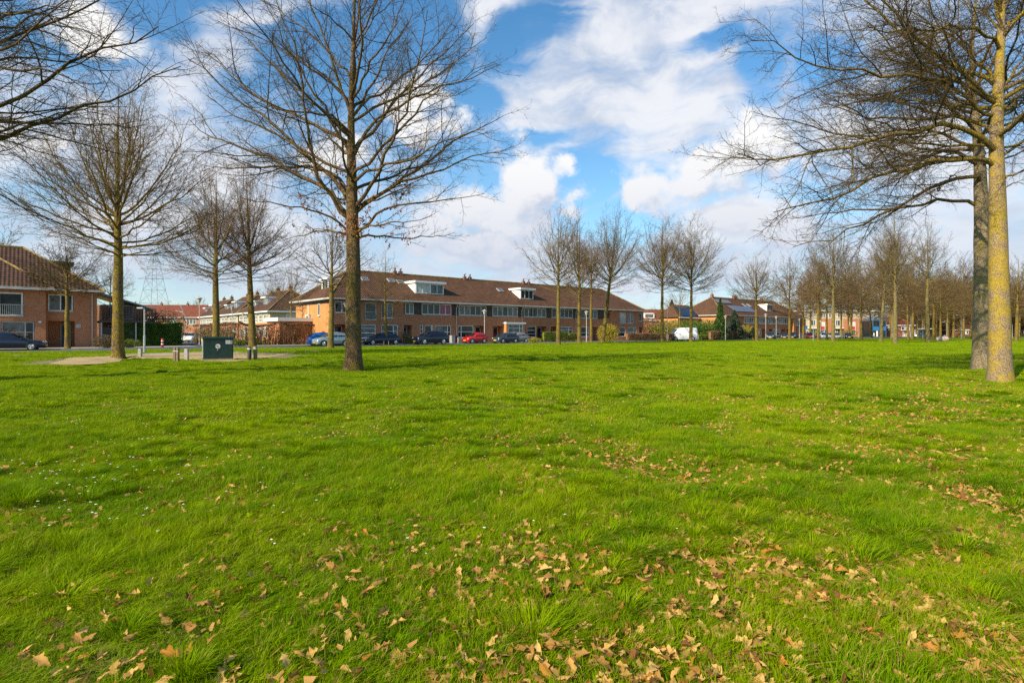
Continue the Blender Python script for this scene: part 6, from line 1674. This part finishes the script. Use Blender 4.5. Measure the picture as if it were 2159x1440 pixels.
# signs
for px, Yd, H, kind, lab in ((1738, 108, 1.95, 'round', 'round blue traffic sign on a thin post'), (1700, 150, 3.3, 'board', 'blue rectangular notice board at the end of the second terrace')):
    r = empty('road_sign', at(px, Yd), 0, lab, 'sign'); MB().tube([(0, 0, 0), (0, 0, H)], .03, 6).build('post', M['metal'], r)
    if kind == 'round': MB().tube([(0, -.05, H-.3), (0, -.035, H-.3)], .33, 20).build('sign_plate', M['blue'], r); MB().tube([(0, -.07, H-.3), (0, -.052, H-.3)], .14, 12).build('symbol', M['white'], r)
    else: MB().box(-.35, .35, -.06, -.035, H-1.0, H).build('sign_plate', M['blue'], r)
# bus shelter, bins and boulder
r = empty('bus_shelter', at(1950, 150), 0, 'glass bus shelter with a white roof beyond the lawn', 'bus shelter')
MB().box(-1.4, 1.5, -.8, .8, 2.4, 2.6).build('roof', M['white'], r)
for q in (-1.3, 0, 1.35): MB().box(q, q+.1, .6, .7, 0, 2.4).build('post', M['metal'], r)
MB().box(-1.2, 1.35, .64, .66, .3, 2.2).build('back_pane', M['glass2'], r)
bo = MB().lathe([(0, 0), (.75, 0), (.95, .25), (.9, .6), (.6, .9), (.2, 1.0), (0, 1.0)], (0, 0, 0), 14); o = bo.build('boulder', mat('pinkish_boulder', (.45, .34, .26), .9, .25, 3, bump=.5, bscale=8), None, True); o.location = at(1988, 95); o.scale = (1.15, .8, .85); tag(o, 'large pinkish boulder lying on the far lawn', 'boulder')
gg = np.random.default_rng(4)
for v in o.data.vertices: v.co *= 1+.10*gg.normal()
for px, v, m_, lab in ((954, -2.3, 'greyboard', 'grey wheeled bin between the off roader and the red car'), (958, -2.2, 'darkpanel', 'dark wheeled bin beside the grey one')):
    p = S(UD(px, v), v); r = empty('wheeled_bin', p, ANG, lab, 'bin'); MB().prism([(-.24, .06), (.24, .06), (.29, 1.0), (-.29, 1.0)], -.3, .3).build('body', M[m_], r); MB().box(-.31, .31, -.33, .33, 1.0, 1.07).build('lid', M[m_], r); MB().tube([(-.2, .3, .1), (.2, .3, .1)], .1, 10).build('wheel', M['black'], r)
for px, Yd, lab in ((810, 63.5, 'left short stake at the foot of the small low branched tree'), (820, 63.5, 'right short stake at the foot of the small low branched tree')):
    o = MB().tube([(0, 0, 0), (0, 0, .5)], .045, 8).build('stake', M['wood']); o.location = at(px, Yd); tag(o, lab, 'stake')
# garden wall by the red car
p = S(UD(967, -1.5), -1.5); o = MB().box(0, 2.8, 0, .2, 0, .75).build('garden_wall', M['concrete']); o.location = p; o.rotation_euler.z = ANG; tag(o, 'low pale garden wall behind the red car', 'wall')

# electricity pylon
r = empty('electricity_pylon', at(326, 300), 0, 'tall lattice electricity pylon far behind the bare trees on the left', 'pylon')
hh = [0, 9, 17, 24, 30, 35, 39, 43]; ww = [8.0, 6.2, 4.8, 3.7, 2.9, 2.3, 1.8, .4]; b = MB()
for i in range(len(hh)-1):
    z0, z1, a, c = hh[i], hh[i+1], ww[i], ww[i+1]
    cs = [(-1, -1), (1, -1), (1, 1), (-1, 1)]
    for k in range(4):
        s, q = cs[k], cs[(k+1) % 4]
        b.tube([(s[0]*a, s[1]*a, z0), (s[0]*c, s[1]*c, z1)], .10, 4); b.tube([(s[0]*a, s[1]*a, z0), (q[0]*c, q[1]*c, z1)], .055, 4); b.tube([(q[0]*a, q[1]*a, z0), (s[0]*c, s[1]*c, z1)], .055, 4); b.tube([(s[0]*c, s[1]*c, z1), (q[0]*c, q[1]*c, z1)], .055, 4)
b.build('lattice', M['metal'], r)
for z, l in ((30, 9), (35, 7.5), (39, 6)):
    b = MB()
    for s in (-1, 1): b.tube([(0, 0, z), (s*l, 0, z)], .12, 4); b.tube([(0, 0, z+2), (s*l, 0, z)], .1, 4)
    b.build('cross_arm', M['metal'], r)
